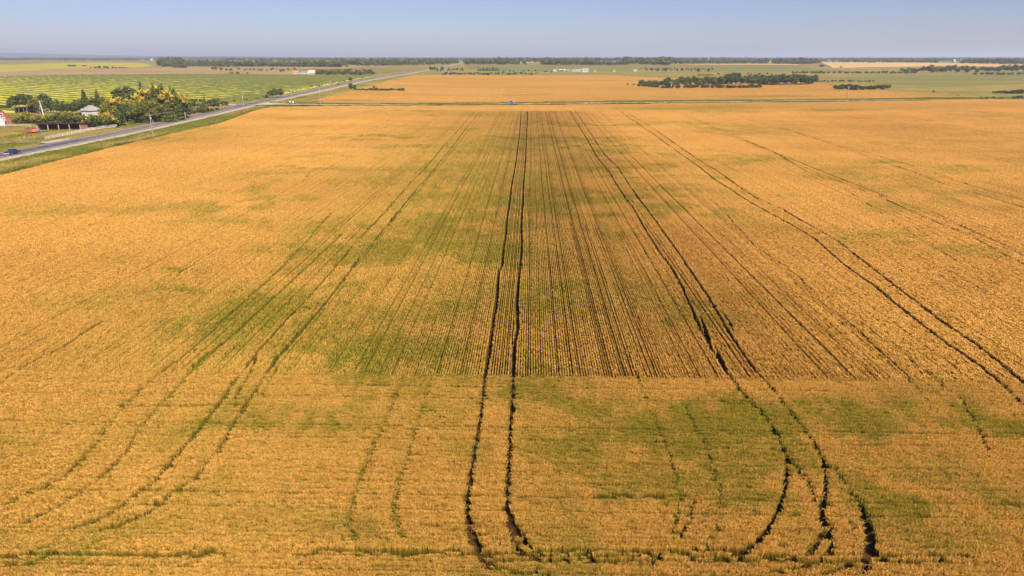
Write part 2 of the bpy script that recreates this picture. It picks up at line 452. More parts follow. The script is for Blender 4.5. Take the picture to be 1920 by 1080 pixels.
m_wheat = crop_mat()
def stalks(n, L, W, seed, w=0.022, hgt=0.82, hw=0.034, hl_=0.13, jitter=0.13):
    """a short length of a sown row: n stems with their ears, standing within L x W"""
    g = np.random.default_rng(seed)
    V, F, HH, TT = [], [], [], []
    for i in range(n):
        x, y = g.uniform(-L / 2, L / 2), g.normal(0, W / 3.6)
        y = max(-W / 2, min(W / 2, y)); a = g.uniform(0, math.pi)
        h = hgt * g.uniform(1 - jitter, 1 + jitter * 0.6); lx, ly = g.normal(0, 0.11), g.normal(0, 0.020)
        t = g.random(); ca, sa = math.cos(a) * w, math.sin(a) * w
        k = len(V)
        tx, ty, tz = x + lx, y + ly, h
        V += [(x - ca * 1.4, y - sa * 1.4, 0), (x + ca * 1.4, y + sa * 1.4, 0), (tx + ca * .5, ty + sa * .5, tz), (tx - ca * .5, ty - sa * .5, tz)]
        HH += [0, 0, .8, .8]; F.append((k, k + 1, k + 2, k + 3))
        dx, dy = g.normal(0, 0.09), g.normal(0, 0.016)
        for aa in (a, a + math.pi / 2):
            c, s = math.cos(aa) * hw / 2, math.sin(aa) * hw / 2; k = len(V)
            mx, my, mz = tx + dx * .5, ty + dy * .5, tz + hl_ * .35
            V += [(tx, ty, tz - hl_ * .35), (mx + c, my + s, mz), (tx + dx, ty + dy, tz + hl_ * .65), (mx - c, my - s, mz)]
            HH += [.85, 1, 1, 1]; F.append((k, k + 1, k + 2, k + 3))
        TT += [t] * 12
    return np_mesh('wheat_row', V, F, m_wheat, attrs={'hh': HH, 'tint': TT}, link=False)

PITCH = 0.273
yb_px = at(960, 708, 0.6)[1]
Y_FAR = at(985, 207.5, 0.8)[1]

TR = []          # wheel tracks: (points in the photograph, half width in metres, strength)
def tr(pts, hw=0.27, s=1.0, green=0.0): TR.append((path(pts, 0.72), hw, s, green))
# centre pair
tr([(977,208),(975,243),(970,283),(965,317),(959,353),(956,380),(952,400),(948,440),(943,467),(941,497),(934,510),(931,560),(928,574),(917,656),(909,705),(902,777),(885.6,873),(879,920),(876,960),(878,998),(895,1032),(917,1061)], 0.26, 1.0)
tr([(989,208),(987.7,247),(985,300),(981.7,347),(980.7,383),(978,400),(977.7,467),(974,500),(968.5,560),(970,612)], 0.26, 1.0)
tr([(971,612),(964,647),(961.7,719),(955.4,849),(950.6,926),(952,960),(957,990),(972,1030)], 0.26, 1.0)
tr([(954,955),(962.6,974),(982,1008),(1001,1034)], 0.22, 0.8)
tr([(876,960),(884,990),(898,1015),(906,1040)], 0.2, 0.8)
tr([(917,1061),(960,1072),(1030,1079)], .2, .53); tr([(1001,1034),(1050,1041),(1130,1044),(1240,1045)], .15, .5); tr([(972,1030),(1000,1046),(1050,1053)], .2, .53); tr([(1376,1041),(1320,1047),(1240,1050)], .18, .53)
tr([(1516,1041),(1460,1050),(1380,1053)], .2, .53); tr([(1540,1056),(1500,1066),(1440,1072)], .18, .53); tr([(1624,1046),(1600,1062),(1550,1075)], .18, .53)
# first pair to the right
tr([(1068,208),(1100,260),(1120,297),(1143,323),(1163,357),(1187,390),(1213,437),(1240,480),(1257,500),(1280,543),(1287,560),(1313.7,618),(1338,661),(1362,700),(1395.6,738),(1434,781),(1458,815),(1475,854),(1475,902),(1463,950),(1439,993),(1410,1025),(1376,1041)], 0.22, .9)
tr([(1078,208),(1107,250),(1133,290),(1160,317),(1180,347),(1213,393),(1247,440),(1280,487),(1293,507),(1327,557),(1371.5,632),(1410,690),(1453,733),(1487,781),(1525.6,825),(1545,863),(1549.7,907),(1542,964),(1540,1008),(1516,1041)], 0.22, .9)
tr([(1475,854),(1487,868),(1516,907),(1535,945),(1554,984),(1562,1017),(1540,1056)], 0.20, .75)
tr([(1545,863),(1569,887),(1598,921),(1617,960),(1627,1003),(1624,1046)], 0.2, .8)
tr([(1600,922),(1625,955),(1636,993),(1639,1037),(1617,1075)], 0.18, .7)
tr([(1550,940),(1578,964),(1600,990)], 0.15, .6)
tr([(1313,595),(1322,618),(1330,640)], 0.2, .7); tr([(1340,650),(1355,680),(1362,700)], 0.2, .8); tr([(1358,590),(1376,622)], 0.2, .7)
# second pair to the right
tr([(1155,203),(1187,227),(1227,253),(1280,292),(1310,313),(1340,337),(1377,360),(1407,380),(1443,400),(1480,420),(1527,448),(1570,487),(1603,513),(1640,537),(1666,560),(1713,598),(1771,644),(1829,683),(1882,724),(1920,757),(1990,815)], 0.33, .95)
tr([(1177,213),(1207,230),(1240,252),(1280,280),(1313,302),(1347,323),(1390,353),(1420,373),(1467,393),(1500,413),(1537,433),(1570,453),(1600,477),(1643,510),(1677,537),(1708,560),(1761,601),(1834,651),(1872,680),(1920,719),(1990,775)], 0.33, .95)
# third and fourth pairs
tr([(1290,218),(1367,250),(1447,283),(1513,323),(1580,343),(1647,367),(1713,400),(1780,427),(1820,443),(1880,477),(1920,497),(1990,533)], 0.3, .92)
tr([(1350,250),(1393,263),(1440,283),(1497,305),(1600,345),(1697,382),(1753,400),(1787,417),(1830,437),(1880,460),(1920,480),(1990,512)], 0.3, .92)
tr([(1347,203),(1413,228),(1480,245),(1537,263),(1597,283),(1650,303),(1713,323),(1773,347),(1833,363),(1920,390),(1990,411)], 0.3, .88)
tr([(1460,240),(1520,256),(1647,293),(1747,323),(1813,345),(1907,372),(1990,396)], 0.3, .88)
tr([(1600,222),(1660,240),(1740,262),(1800,279),(1863,296),(1920,312),(1990,330)], 0.28, .8)
tr([(1660,260),(1740,278),(1800,295),(1863,310),(1920,323),(1990,342)], 0.28, .8)
# faint lines between them
tr([(1280,337),(1347,387),(1413,460),(1467,497),(1497,520),(1533,558),(1588,603),(1646,656),(1689,695),(1728,738)], 0.15, .5)
tr([(1569,570),(1665,647),(1742,704),(1805,753),(1858,849)], 0.15, .4)
tr([(1580,353),(1660,405),(1720,447),(1773,477),(1813,503),(1873,537),(1920,553),(1990,590)], 0.18, .55)
# first pair to the left
tr([(888,210),(860,243),(833,273),(813,297),(790,323),(770,343),(740,377),(700,422),(667,453),(640,487),(578,560),(534,603),(491,651),(453,700),(428.6,733),(409,762),(375.6,805),(337,849),(289,904),(236,943),(188,974),(135,993)], 0.25, .75)
tr([(900,210),(870,245),(847,277),(827,300),(807,327),(783,353),(753,390),(723,427),(683,473),(653,510),(616,560),(554,632),(515,676),(486,724),(457,767),(438,796),(409,844),(366,897),(327,926),(270,969),(193,993)], 0.25, .75)
tr([(520,690),(505,715),(491,743)], 0.2, .7); tr([(482,670),(462,710),(440,750)], 0.2, .7)
tr([(728,215),(690,245),(655,272),(600,310),(560,345)], 0.2, .35); tr([(740,215),(702,245),(668,272),(612,312)], 0.2, .3)
# greened-over pairs
tr([(623,397),(580,447),(533,497),(470,555),(433,589),(361,656),(289,709),(255,741),(221.5,777),(183,830),(130,887),(72,921),(10,945)], 0.3, .35, 1.0)
tr([(640,440),(560,515),(433,632),(385,671),(356,700),(308,753),(260,806),(241,844),(188,897),(120,945),(48,979)], 0.3, .35, 1.0)
tr([(755.6,709),(736,757),(712,815),(683,878),(664,931),(654,984),(668,1010)], 0.26, .35, 1.0)
tr([(808.5,709),(789,777),(770,839),(748,902),(739,955),(743.5,984),(755,1008)], 0.26, .35, 1.0)
tr([(1194,704),(1218,767),(1251.6,844),(1268,897),(1271,945),(1261,1003)], 0.2, .3, .9)
tr([(1280,753),(1328,849),(1352,931),(1343,993),(1325,1027)], 0.2, .35, .9)
tr([(1300,940),(1295,975),(1275,1005)], 0.14, .5)
tr([(193,601),(120,649),(48,685),(0,719)], 0.25, -.5); tr([(130,613),(60,648),(0,680)], 0.25, -.5)
tr([(410,465),(375,487),(335,512)], 0.25, -.5); tr([(433,445),(405,465)], 0.2, .5); tr([(325,495),(300,515),(282,530)], 0.2, .5); tr([(515,383),(480,402),(440,420)], 0.2, .5)
tr([(360,500),(330,520),(310,533)], .2, -.5)
# passes along the headland
tr([(-60,1041),(400,1041),(800,1040),(1000,1040),(1500,1042),(2000,1043)], 0.15, .52)
tr([(-60,1062),(60,1060)], 0.2, .5); tr([(900,1052),(1300,1053),(2000,1056)], 0.13, .45)
tr([(330,1036),(620,1033),(860,1034)], 0.12, .4); tr([(1000,1033),(1400,1032)], 0.14, .45)
tr([(0,760),(300,762),(560,760)], 0.10, .25); tr([(960,932),(1280,931)], 0.1, .3)

# green patches: px, py, half widths in px, strength
GP = [(1500,795,380,26,.36),(1060,738,170,24,.34),(560,630,260,70,.5),(900,470,230,55,.4),(880,380,200,70,.45),(880,300,180,60,.35),(720,690,260,40,.5),(300,560,200,30,.3),(980,550,260,30,.35),(700,420,150,40,.35),(560,800,330,40,.3),(200,985,260,50,.3),(470,590,110,48,1.3),(310,545,50,7,1.1),(560,560,120,35,.5),(690,668,150,40,1.1),(820,690,110,26,.6),(780,318,60,7,.8),(810,350,150,22,.45),(815,405,60,10,.8),(700,340,80,18,.4),
      (690,530,50,12,.6),(900,360,70,50,.45),(460,812,130,22,.65),(1050,745,120,30,.45),(1290,772,80,18,.55),(1400,806,140,26,.7),(1600,805,150,34,.75),(1850,795,110,40,.8),
      (1245,356,50,7,.85),(1672,305,55,5,.9),(1560,206,60,2.5,.9),(1790,315,80,5,.5),(100,396,100,8,.5),(250,262,110,9,.45),(330,240,80,7,.4),(1130,440,40,22,.5),
      (770,275,70,5,.6),(1190,345,30,6,.4),(860,275,60,10,.4),(480,760,90,24,.35),(1000,535,90,14,.4),(950,330,120,30,.35),(1100,290,60,15,.35),(1420,300,70,8,.4),(1560,330,60,7,.35),
      (430,412,60,7,.5),(120,1000,160,40,.45),(30,1040,60,16,.6),(640,990,120,30,.35),(1800,1010,150,40,.35),(1300,620,40,15,.3),(1740,890,180,40,.3),(830,600,60,40,.4),(620,440,90,18,.35),
      (720,740,120,36,.35),(1650,390,60,6,.35),(950,700,200,20,.4),(500,330,60,6,.3),(345,500,60,7,.4),(230,480,60,9,.3),(930,215,120,5,.4),(830,240,90,4,.35)]
_gp = []
for px, py, a, b_, s in GP:
    c = at(px, py, .8); e = at(px + a, py, .8); f0 = at(px, py + b_, .8); f1 = at(px, max(py - b_, 200), .8)
    _gp.append((c[0], (f0[1] + f1[1]) / 2, abs(e[0] - c[0]), max(abs(f1[1] - f0[1]) / 2, 1.5), s))
def greenness(x, y):
    g = np.zeros(len(x))
    jx = (fnoise(x, y, 9, 3) - .5) * 14; jy = (fnoise(x, y, 9, 6) - .5) * 14
    for cx, cy, a, b_, s in _gp:
        d = ((x - cx + jx) / a) ** 2 + ((y - cy + jy) / b_) ** 2
        g = np.maximum(g, s * np.exp(-d * 1.1))
    n = fnoise(x, y, 5.0, 9)
    g = g * (0.35 + 1.3 * n) * (0.45 + 1.1 * rng.random(len(x))) * (0.25 + 1.5 * vnoise(x, y * .35, .9, 37))
    g += 0.6 * sm(fnoise(x * 0.6, y, 26, 12), 0.50, 0.70) * sm(n, .35, .6) * (0.3 + rng.random(len(x))) * (1 - .6 * sm(x, 20, 140)) * (1 - .5 * sm(-x, 60, 110))
    g = g * 1.25 + (0.19 - 0.13 * sm(y, 50, 120)) * (.2 + 1.6 * rng.random(len(x)))
    g += .33 * np.exp(-((x + 6) / 24) ** 2) * sm(y, 64, 90) * (1 - sm(y, 230, 330)) * sm(fnoise(x * .5, y, 18, 63), .42, .62) * (.4 + rng.random(len(x)))
    return np.clip(g, 0, 1)

def rows_points(x0, x1, y0, y1, seg, along, cull):
    """centres of row lengths; along='y' rows run away from the camera, 'x' across"""
    if along == 'y':
        a = np.arange(math.floor(x0 / PITCH), math.ceil(x1 / PITCH)) ; b_ = np.arange(y0, y1, seg)
        A, B = np.meshgrid(a, b_); row = A.ravel(); x = row * PITCH; y = B.ravel() + rng.uniform(0, seg, len(a))[np.tile(np.arange(len(a)), len(b_))]
    else:
        a = np.arange(math.floor(y0 / PITCH), math.ceil(y1 / PITCH)); b_ = np.arange(x0, x1, seg)
        A, B = np.meshgrid(a, b_); row = A.ravel(); y = row * PITCH; x = B.ravel() + rng.uniform(0, seg, len(a))[np.tile(np.arange(len(a)), len(b_))]
    k = (x > -(.84 * y + 16)) & (x < .80 * y + 14) & inside(near_poly, x, y) & cull(x, y)
    return row[k], x[k], y[k]

def crop(name, row, x, y, seg, along, protos, label):
    n = len(x)
    gr = greenness(x, y)
    hs = 0.84 + 0.14 * fnoise(x, y, 14, 20) + 0.14 * fnoise(x, y, 3.2, 21) + (0.24 if seg < 1 else .05) * (rng.random(n) - .5)
    tone = np.clip(0.25 + 0.95 * fnoise(x * .5, y, 22, 24) + (.8 if seg < 1 else .12) * (rng.random(n) - .5), 0, 1)
    keep = np.ones(n, bool) if seg > 1 else rng.random(n) > .02 + .06 * sm(vnoise(x, y, 1.1, 39), .5, .9)
    # thin rows: every so often a wider gap where two drill passes meet
    rowk = row % 12
    off = np.where(rowk == 5, 0.035, np.where(rowk == 6, -0.0, 0.0)) + 0.02 * (vnoise(row * 1.0, row * 0.0, 1.0, 5) - .5)
    rr_ = _tab[(row * 7) % 64, (row // 64 * 5 + row) % 64]
    thin = (row % 37 == 11) | (row % 41 == 30) | (rr_ < (.08 if seg < 1 else .05))
    hs = hs * (0.90 + .13 * _tab[(row * 3 + 11) % 64, (row // 9) % 64]); tone = np.clip(tone + .32 * (_tab[(row * 5 + 1) % 64, (row // 7) % 64] - .5), 0, 1)
    hs = np.where(thin, hs * 0.8, hs); wsc = np.where(thin, 0.64, np.where(vnoise(row * 1., row * 0., 1., 8) > .72, .8, 1.0)) * (0.9 + .3 * fnoise(x, y, 12, 31))
    if along == 'y': wsc = wsc * (1.08 + 1.0 * sm(x, 18, 60) + .9 * sm(-x, 36, 90)); hs = np.where(thin & (np.abs(x) > 40), hs / .9, hs)
    wob = 0.16 * (vnoise(x * 0 + 3, y, 17, 3) - .5) if along == 'y' else 0
    for P, hw, s, g in TR:
        bx0, by0 = P.min(0) - 1.5; bx1, by1 = P.max(0) + 1.5
        m = np.nonzero((x > bx0) & (x < bx1) & (y > by0) & (y < by1))[0]
        if not len(m): continue
        d, qx, qy = dist_line(P, x[m], y[m], 1.6)
        hwv = hw * (.88 + .24 * vnoise(x[m], y[m], 3.5, 44)) if s > .85 else hw * (.62 + .62 * vnoise(x[m], y[m], 3.5, 44))
        inn = d < hwv
        if s < 0:                    # laid straw, pale
            hs[m[inn]] *= 0.55; tone[m[inn]] = 1.0; gr[m[inn]] *= .3
            continue
        if g > 0:
            hs[m[inn]] *= 0.62; gr[m[inn]] = np.clip(gr[m[inn]] + g * .95, 0, 1)
            k2 = inn & (rng.random(len(m)) < s * .45); keep[m[k2]] = False
        else:
            gap = vnoise(x[m], y[m], 9, 40); ext = .15 if along == 'x' else .04
            okg = gap < 0.35 + s * .65; zone = (d < hwv + ext) & okg
            mv = zone & (rng.random(len(m)) < .5) & (d > .03); far_ = (hwv + ext + .05 * rng.random(len(m)))[mv]
            x[m[mv]] = qx[mv] + (x[m[mv]] - qx[mv]) / d[mv] * far_; y[m[mv]] = qy[mv] + (y[m[mv]] - qy[mv]) / d[mv] * far_
            inn = zone & ~mv
            k2 = inn & (rng.random(len(m)) < s * 1.3); low = k2 & (rng.random(len(m)) < (.12 if s > .85 else .35)); keep[m[k2 & ~low]] = False
            hs[m[low]] *= .28; hs[m[inn & ~k2]] *= 0.5
    for P, hw, s, g in TR:                   # nothing left standing in a wheel mark, also where marks cross
        if g > 0 or s < .55: continue
        bx0, by0 = P.min(0) - 1; bx1, by1 = P.max(0) + 1
        m = np.nonzero((x > bx0) & (x < bx1) & (y > by0) & (y < by1))[0]
        if not len(m): continue
        d, _, _ = dist_line(P, x[m], y[m], 1.0); ins = d < hw * .85
        drop = rng.random(len(m)) < min(1, s * 1.1); keep[m[ins & drop]] = False; hs[m[ins & ~drop]] *= .4
    hs = np.where(keep, hs, 1)
    x2 = x + (off + wob if along == 'y' else 0); y2 = y + (off if along == 'x' else 0)
    rz = (np.full(n, math.pi / 2) if along == 'y' else np.zeros(n)) + np.where(rng.random(n) < .5, math.pi, 0)
    P3 = np.stack([x2, y2, TZ(x2, y2) + 0.02], 1)[keep]
    scl = np.stack([np.ones(n), wsc, hs], 1)[keep]
    return scatter(name, P3, rz[keep], scl, rng.integers(0, len(protos), n)[keep], protos,
                   {'green': gr[keep], 'tone': tone[keep]}, label, 'wheat')

SPLIT = 132.0
pa = [stalks(28, .34, .13, 100 + i, hw=.042) for i in range(8)]
r_, x_, y_ = rows_points(-130, 130, 24, yb_px, .3, 'x', lambda x, y: y > 20)
crop('wheat_headland', r_, x_, y_, .3, 'x', pa, 'ripe golden wheat sown across at the near end of the field')
pb = [stalks(28, .34, .085, 140 + i, hw=.038) for i in range(8)]
r_, x_, y_ = rows_points(-150, 130, yb_px, SPLIT, .3, 'y', lambda x, y: y > 20)
crop('wheat_rows', r_, x_, y_, .3, 'y', pb, 'ripe wheat in long sown rows in the middle of the near field')
pc = [stalks(110, 2.1, .09, 180 + i, w=.025, hw=.05, hl_=.16) for i in range(10)]
r_, x_, y_ = rows_points(-175, 320, SPLIT, Y_FAR, 2.0, 'y', lambda x, y: y > 20)
crop('wheat_rows', r_, x_, y_, 2.0, 'y', pc, 'ripe wheat in long rows running to the far end of the near field')

def tile(n, S, seed, w, hw, hl_, hgt=.82):
    return stalks(n, S, S, seed, w=w, hgt=hgt, hw=hw, hl_=hl_, jitter=.14)
def tiles(name, poly, S, protos, ylo, yhi, label, bands=()):
    P = np.asarray(poly); x0, y0 = P.min(0); x1, y1 = P.max(0)
    A, B = np.meshgrid(np.arange(x0, x1, S), np.arange(max(y0, ylo), min(y1, yhi), S)); x, y = A.ravel(), B.ravel()
    k = inside(P, x, y) & (x > -(.84 * y + 30)) & (x < .82 * y + 30); x, y = x[k], y[k]; n = len(x)
    gr = 0.05 + 0.5 * sm(fnoise(x * .35, y, 40, 50), .60, .78)
    tone = np.clip(.35 + .9 * fnoise(x * .3, y * 1.2, 45, 55) + .1 * (rng.random(n) - .5), 0, 1)
    hs = .9 + .2 * fnoise(x * .5, y, 30, 57)
    return scatter(name, np.stack([x, y, TZ(x, y) + .02], 1), rng.integers(0, 4, n) * math.pi / 2, np.stack([np.ones(n)] * 2 + [hs], 1), rng.integers(0, len(protos), n),
                   protos, {'green': gr, 'tone': tone}, label, 'wheat')
def stalks_tile(n, S, seed, w, hw, hl_):
    o = None
    g = np.random.default_rng(seed)
    V, F, HH, TT = [], [], [], []
    for i in range(n):
        x, y = g.uniform(-S / 2, S / 2, 2); a = g.uniform(0, math.pi); h = .82 * g.uniform(.86, 1.06); t = g.random()
        c, s = math.cos(a) * w, math.sin(a) * w; k = len(V); lx, ly = g.normal(0, .06, 2)
        V += [(x - c, y - s, 0), (x + c, y + s, 0), (x + lx + c, y + ly + s, h), (x + lx - c, y + ly - s, h)]; HH += [0, 0, .85, .85]; F.append((k, k + 1, k + 2, k + 3))
        for aa in (a, a + math.pi / 2):
            c, s = math.cos(aa) * hw / 2, math.sin(aa) * hw / 2; k = len(V); ex, ey = g.normal(0, hl_ * .6, 2)
            V += [(x + lx, y + ly, h - hl_ * .4), (x + lx + c, y + ly + s, h), (x + lx + ex, y + ly + ey, h + hl_ * .4), (x + lx - c, y + ly - s, h)]
            HH += [.85, 1, 1, 1]; F.append((k, k + 1, k + 2, k + 3))
        TT += [t] * 12
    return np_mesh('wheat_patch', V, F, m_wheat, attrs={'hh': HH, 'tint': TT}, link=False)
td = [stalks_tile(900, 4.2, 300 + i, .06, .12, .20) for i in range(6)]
tiles('wheat_headland', near_poly, 4.0, td, Y_FAR, 900, 'ripe wheat at the far end of the near field along the gravel road')

far_px = [(583, 189), (610, 181.5), (635, 176), (653, 173), (690, 164), (720, 155.5), (743, 150.5), (780, 141.5), (870, 141), (1000, 142), (1100, 141.5), (1174, 142.5), (1211, 145.6), (1268, 148), (1330, 150), (1450, 150), (1520, 152),
          (1558, 160), (1672, 171.6), (1732, 174.5), (1824, 180), (1824, 182.3), (1720, 183.6), (1617, 185), (1480, 186.8), (1300, 187.8), (1100, 190.3), (960, 192.2), (800, 193.7), (640, 194.4), (600, 192.5)]
far_poly = path(far_px, 0.5)
drape('field_soil', far_poly, m_soil, 0.05, 60)
te = [stalks_tile(1100, 6.2, 340 + i, .10, .18, .24) for i in range(6)]
tiles('far_wheat', far_poly, 6.0, te, 0, 3000, 'pale gold wheat field beyond the gravel road, around the tree clump')
gold_px = [(1535, 117.2), (1600, 117.4), (1700, 118.0), (1800, 119.5), (1925, 122), (1925, 126), (1860, 125.5), (1750, 124), (1660, 125), (1560, 127), (1548, 122)]

# ================================================================== OTHER FIELDS
def field_mat(name, cols, stretch, scale, rough=0.95):
    m, nt, b = new_mat(name, rough)
    cols = [(c_[0] * .86, c_[1] * .81, c_[2] * .66) for c_ in cols]
    a = noise(nt, pos(nt, stretch), scale, 5, .6); f = noise(nt, pos(nt, (.3, 1.2, 1)), .5, 4, .7)
    c = ramp(nt, a, [(0.3, cols[0]), (0.5, cols[1]), (0.7, cols[2])])
    c = mixc(nt, .45, c, ramp(nt, f, [(.3, (.6, .6, .55)), (.68, (1, 1, 1))]), 'MULTIPLY')
    nt.links.new(c, b.inputs['Base Color']); return m
m_stub = field_mat('cut canola stubble', ((.33, .36, .015), (.46, .44, .025), (.56, .48, .045)), (.5, 2.0, 1), .03)
m_brown = field_mat('tan stubble', ((.21, .15, .06), (.29, .20, .095), (.35, .245, .12)), (.2, 1.5, 1), .02)
m_canola = field_mat('yellow field', ((.23, .24, .02), (.34, .30, .03), (.42, .33, .05)), (.3, 1.5, 1), .01)
m_gold = field_mat('far gold stubble', ((.42, .27, .12), (.50, .33, .15), (.56, .37, .18)), (.3, 1.5, 1), .02)
m_green = field_mat('green hay', ((.08, .14, .03), (.12, .18, .035), (.18, .21, .05)), (.3, 1.5, 1), .02)
m_tan = field_mat('dry pasture', ((.11, .11, .022), (.18, .15, .04), (.25, .19, .065)), (.3, 1.5, 1), .012)
m_yard = field_mat('dry yard grass', ((.14, .15, .035), (.36, .28, .10), (.50, .38, .18)), (.7, 1.6, 1), .09)

sw_px = [(-90, 215), (0, 212), (200, 210), (330, 207), (430, 193.5), (478, 188.2), (520, 179.5), (560, 170.5), (600, 162.3), (640, 154.2), (684, 145.8), (700, 143.4),
         (690, 141.6), (600, 141), (520, 140.6), (440, 138.6), (400, 139), (250, 140), (130, 140.8), (0, 143.6), (-90, 145)]
sw_poly = path(sw_px)
drape('stubble_field', sw_poly, m_stub, 0.10, 50)
drape('brown_field', path([(-90, 145), (0, 143.3), (130, 140.5), (250, 139.7), (400, 138.7), (440, 138.2), (520, 140.1), (600, 140), (560, 130.5), (430, 127.3), (330, 126), (270, 127), (200, 128), (100, 130.5), (0, 136), (-90, 139)]), m_brown, .12, 60)
drape('yellow_field', path([(-90, 138.6), (0, 135.7), (100, 130.2), (200, 127.7), (265, 126.7), (290, 124), (255, 117.4), (180, 117.4), (100, 118.4), (40, 120), (-90, 124)]), m_canola, .16, 90)
drape('gold_field', path(gold_px), m_gold, .9, 120, skirt=.9)
for pp in ([(1262, 120.9), (1400, 120.2), (1497, 120.9), (1497, 122.5), (1400, 121.9), (1300, 121.9)], [(968, 117.8), (990, 117.8), (990, 119.4), (970, 119.4)],
           [(1012, 117), (1070, 117), (1066, 119), (1040, 120.5), (1020, 119.8)], [(1131, 116), (1158, 116), (1156, 118.8), (1131, 119)], [(1160, 115), (1178, 115), (1176, 116.6), (1160, 116.6)],
           [(1345, 115.8), (1372, 115.8), (1372, 118), (1345, 118)], [(1436, 114.5), (1460, 114), (1460, 117), (1436, 118)], [(1000, 118.2), (960, 116.9), (960, 116.2), (1000, 116.6)]):
    drape('gold_field', path(pp), m_gold, .6, 150)
for pp in ([(885, 128.5), (1010, 127.3), (1090, 128.6), (1180, 129.5), (1180, 132.6), (1030, 132.4), (900, 133)], [(1335, 129), (1490, 129.3), (1600, 131), (1500, 132.5), (1340, 132.5)]):
    drape('green_field', path(pp), m_green, .14, 90)
drape('pasture', path([(870, 121.5), (1100, 122), (1300, 123.5), (1480, 123), (1530, 128), (1340, 128.6), (1180, 128.6), (1010, 126.8), (880, 128)]), m_tan, .16, 90)
drape('pasture', path([(540, 131), (640, 129), (760, 125.5), (800, 126.5), (770, 132.5), (720, 137), (700, 140.5), (610, 140.4)]), m_tan, .16, 90)
drape('pasture', path([(430, 126.6), (560, 129.8), (640, 128.4), (740, 124.6), (700, 122.8), (560, 123.6), (470, 122.6)]), m_brown, .16, 90)
drape('pasture', path([(1560, 146), (1700, 141), (1925, 139), (1925, 157), (1760, 163), (1640, 157)]), field_mat('green pasture', ((.11, .12, .018), (.165, .155, .03), (.24, .195, .05)), (.25, 1.6, 1), .01), .1, 60)
drape('yard_ground', path([(-60, 264), (0, 263), (70, 261), (100, 256), (150, 248), (205, 240), (196, 236), (172, 239), (120, 243), (70, 247), (0, 252), (-60, 254)]), m_yard, .06, 20)

# cut swaths: long low windrows lying on the stubble
d0, d1 = np.array(at(0, 162)), np.array(at(220, 177.5)); dv = (d1 - d0) / np.hypot(*(d1 - d0)); nv = np.array([-dv[1], dv[0]])
if nv[1] < 0: nv = -nv
p0 = np.array(at(100, 182)); step_ = abs(np.dot(np.array(at(100, 177.6)) - p0, nv))
V, F = [], []
def ridge(pts, w, h, seed):
    g = np.random.default_rng(seed); run = []
    ok = inside(sw_poly, pts[:, 0], pts[:, 1])
    def flush(run):
        if len(run) < 3: return
        k = len(V)
        for j, (x, y, nx, ny) in enumerate(run):
            ww = w * g.uniform(.75, 1.25); hh = h * g.uniform(.6, 1.25); o_ = g.normal(0, .25); z = float(TZ(x, y)) + .1
            V.extend([(x - nx * (ww - o_), y - ny * (ww - o_), z), (x - nx * ww * .4, y - ny * ww * .4, z + hh), (x + nx * ww * .5, y + ny * ww * .5, z + hh * .9), (x + nx * (ww + o_), y + ny * (ww + o_), z)])
            if j: 
                for q in range(3): a = k + (j - 1) * 4 + q; F.append((a, a + 1, a + 5, a + 4))
    for i in range(len(pts)):
        if ok[i] and fnoise(pts[i, 0], pts[i, 1], 30, 60) > .08:
            a = pts[max(i - 1, 0)]; b_ = pts[min(i + 1, len(pts) - 1)]; t = (b_ - a) / np.hypot(*(b_ - a)); run.append((pts[i, 0], pts[i, 1], -t[1], t[0]))
        else: flush(run); run = []
    flush(run)
for k in range(-16, 60):
    c = p0 + nv * step_ * k; s = np.arange(-700, 900, 5.0)
    pts = c + s[:, None] * dv + (12 * np.sin(s / 310 + k * .02))[:, None] * nv
    ridge(pts, 1.15, .95, k + 50)
m_sw, nt, b = new_mat('cut canola swath', .95)
n = noise(nt, pos(nt), .8, 5, .7); nt.links.new(ramp(nt, n, [(.3, (.05, .062, .010)), (.55, (.10, .105, .018)), (.75, (.20, .18, .035))]), b.inputs['Base Color'])
o = np_mesh('crop_swaths', V, F, m_sw); tag(o, 'long dark green swaths of cut crop lying across the yellow stubble', 'swaths', kind='stuff')

# ================================================================== TREES
def leaf_mat():
    m, nt, b = new_mat('leaves', .8)
    t = N(nt, 'ShaderNodeAttribute', attribute_name='tint').outputs['Fac']
    y = N(nt, 'ShaderNodeAttribute', attribute_name='yel').outputs['Fac']
    oi = N(nt, 'ShaderNodeObjectInfo').outputs['Random']
    g1 = ramp(nt, t, [(0, (.022, .044, .008)), (.5, (.045, .075, .012)), (1, (.10, .125, .020))])
    g2 = ramp(nt, t, [(0, (.038, .052, .008)), (.5, (.078, .092, .014)), (1, (.16, .16, .027))])
    g = mixc(nt, oi, g1, g2)
    yc = ramp(nt, t, [(0, (.24, .17, .015)), (.5, (.52, .35, .025)), (1, (.74, .54, .05))])
    c = mixc(nt, y, g, yc)
    nt.links.new(c, b.inputs['Base Color'])
    tr_ = N(nt, 'ShaderNodeBsdfTranslucent'); nt.links.new(c, tr_.inputs[0])
    mx = N(nt, 'ShaderNodeMixShader'); mx.inputs[0].default_value = .2
    nt.links.new(b.outputs[0], mx.inputs[1]); nt.links.new(tr_.outputs[0], mx.inputs[2]); nt.links.new(mx.outputs[0], nt.nodes['Material Output'].inputs[0])
    return m
m_leaf = leaf_mat()
m_bark = plain('grey brown bark', (.20, .16, .12), .95, .3, 3)
m_pale = plain('pale aspen bark', (.58, .54, .46), .9, .3, 3, tint=(.25, .22, .18))
m_dead = plain('bleached dead wood', (.66, .62, .55), .9, .15, 3)

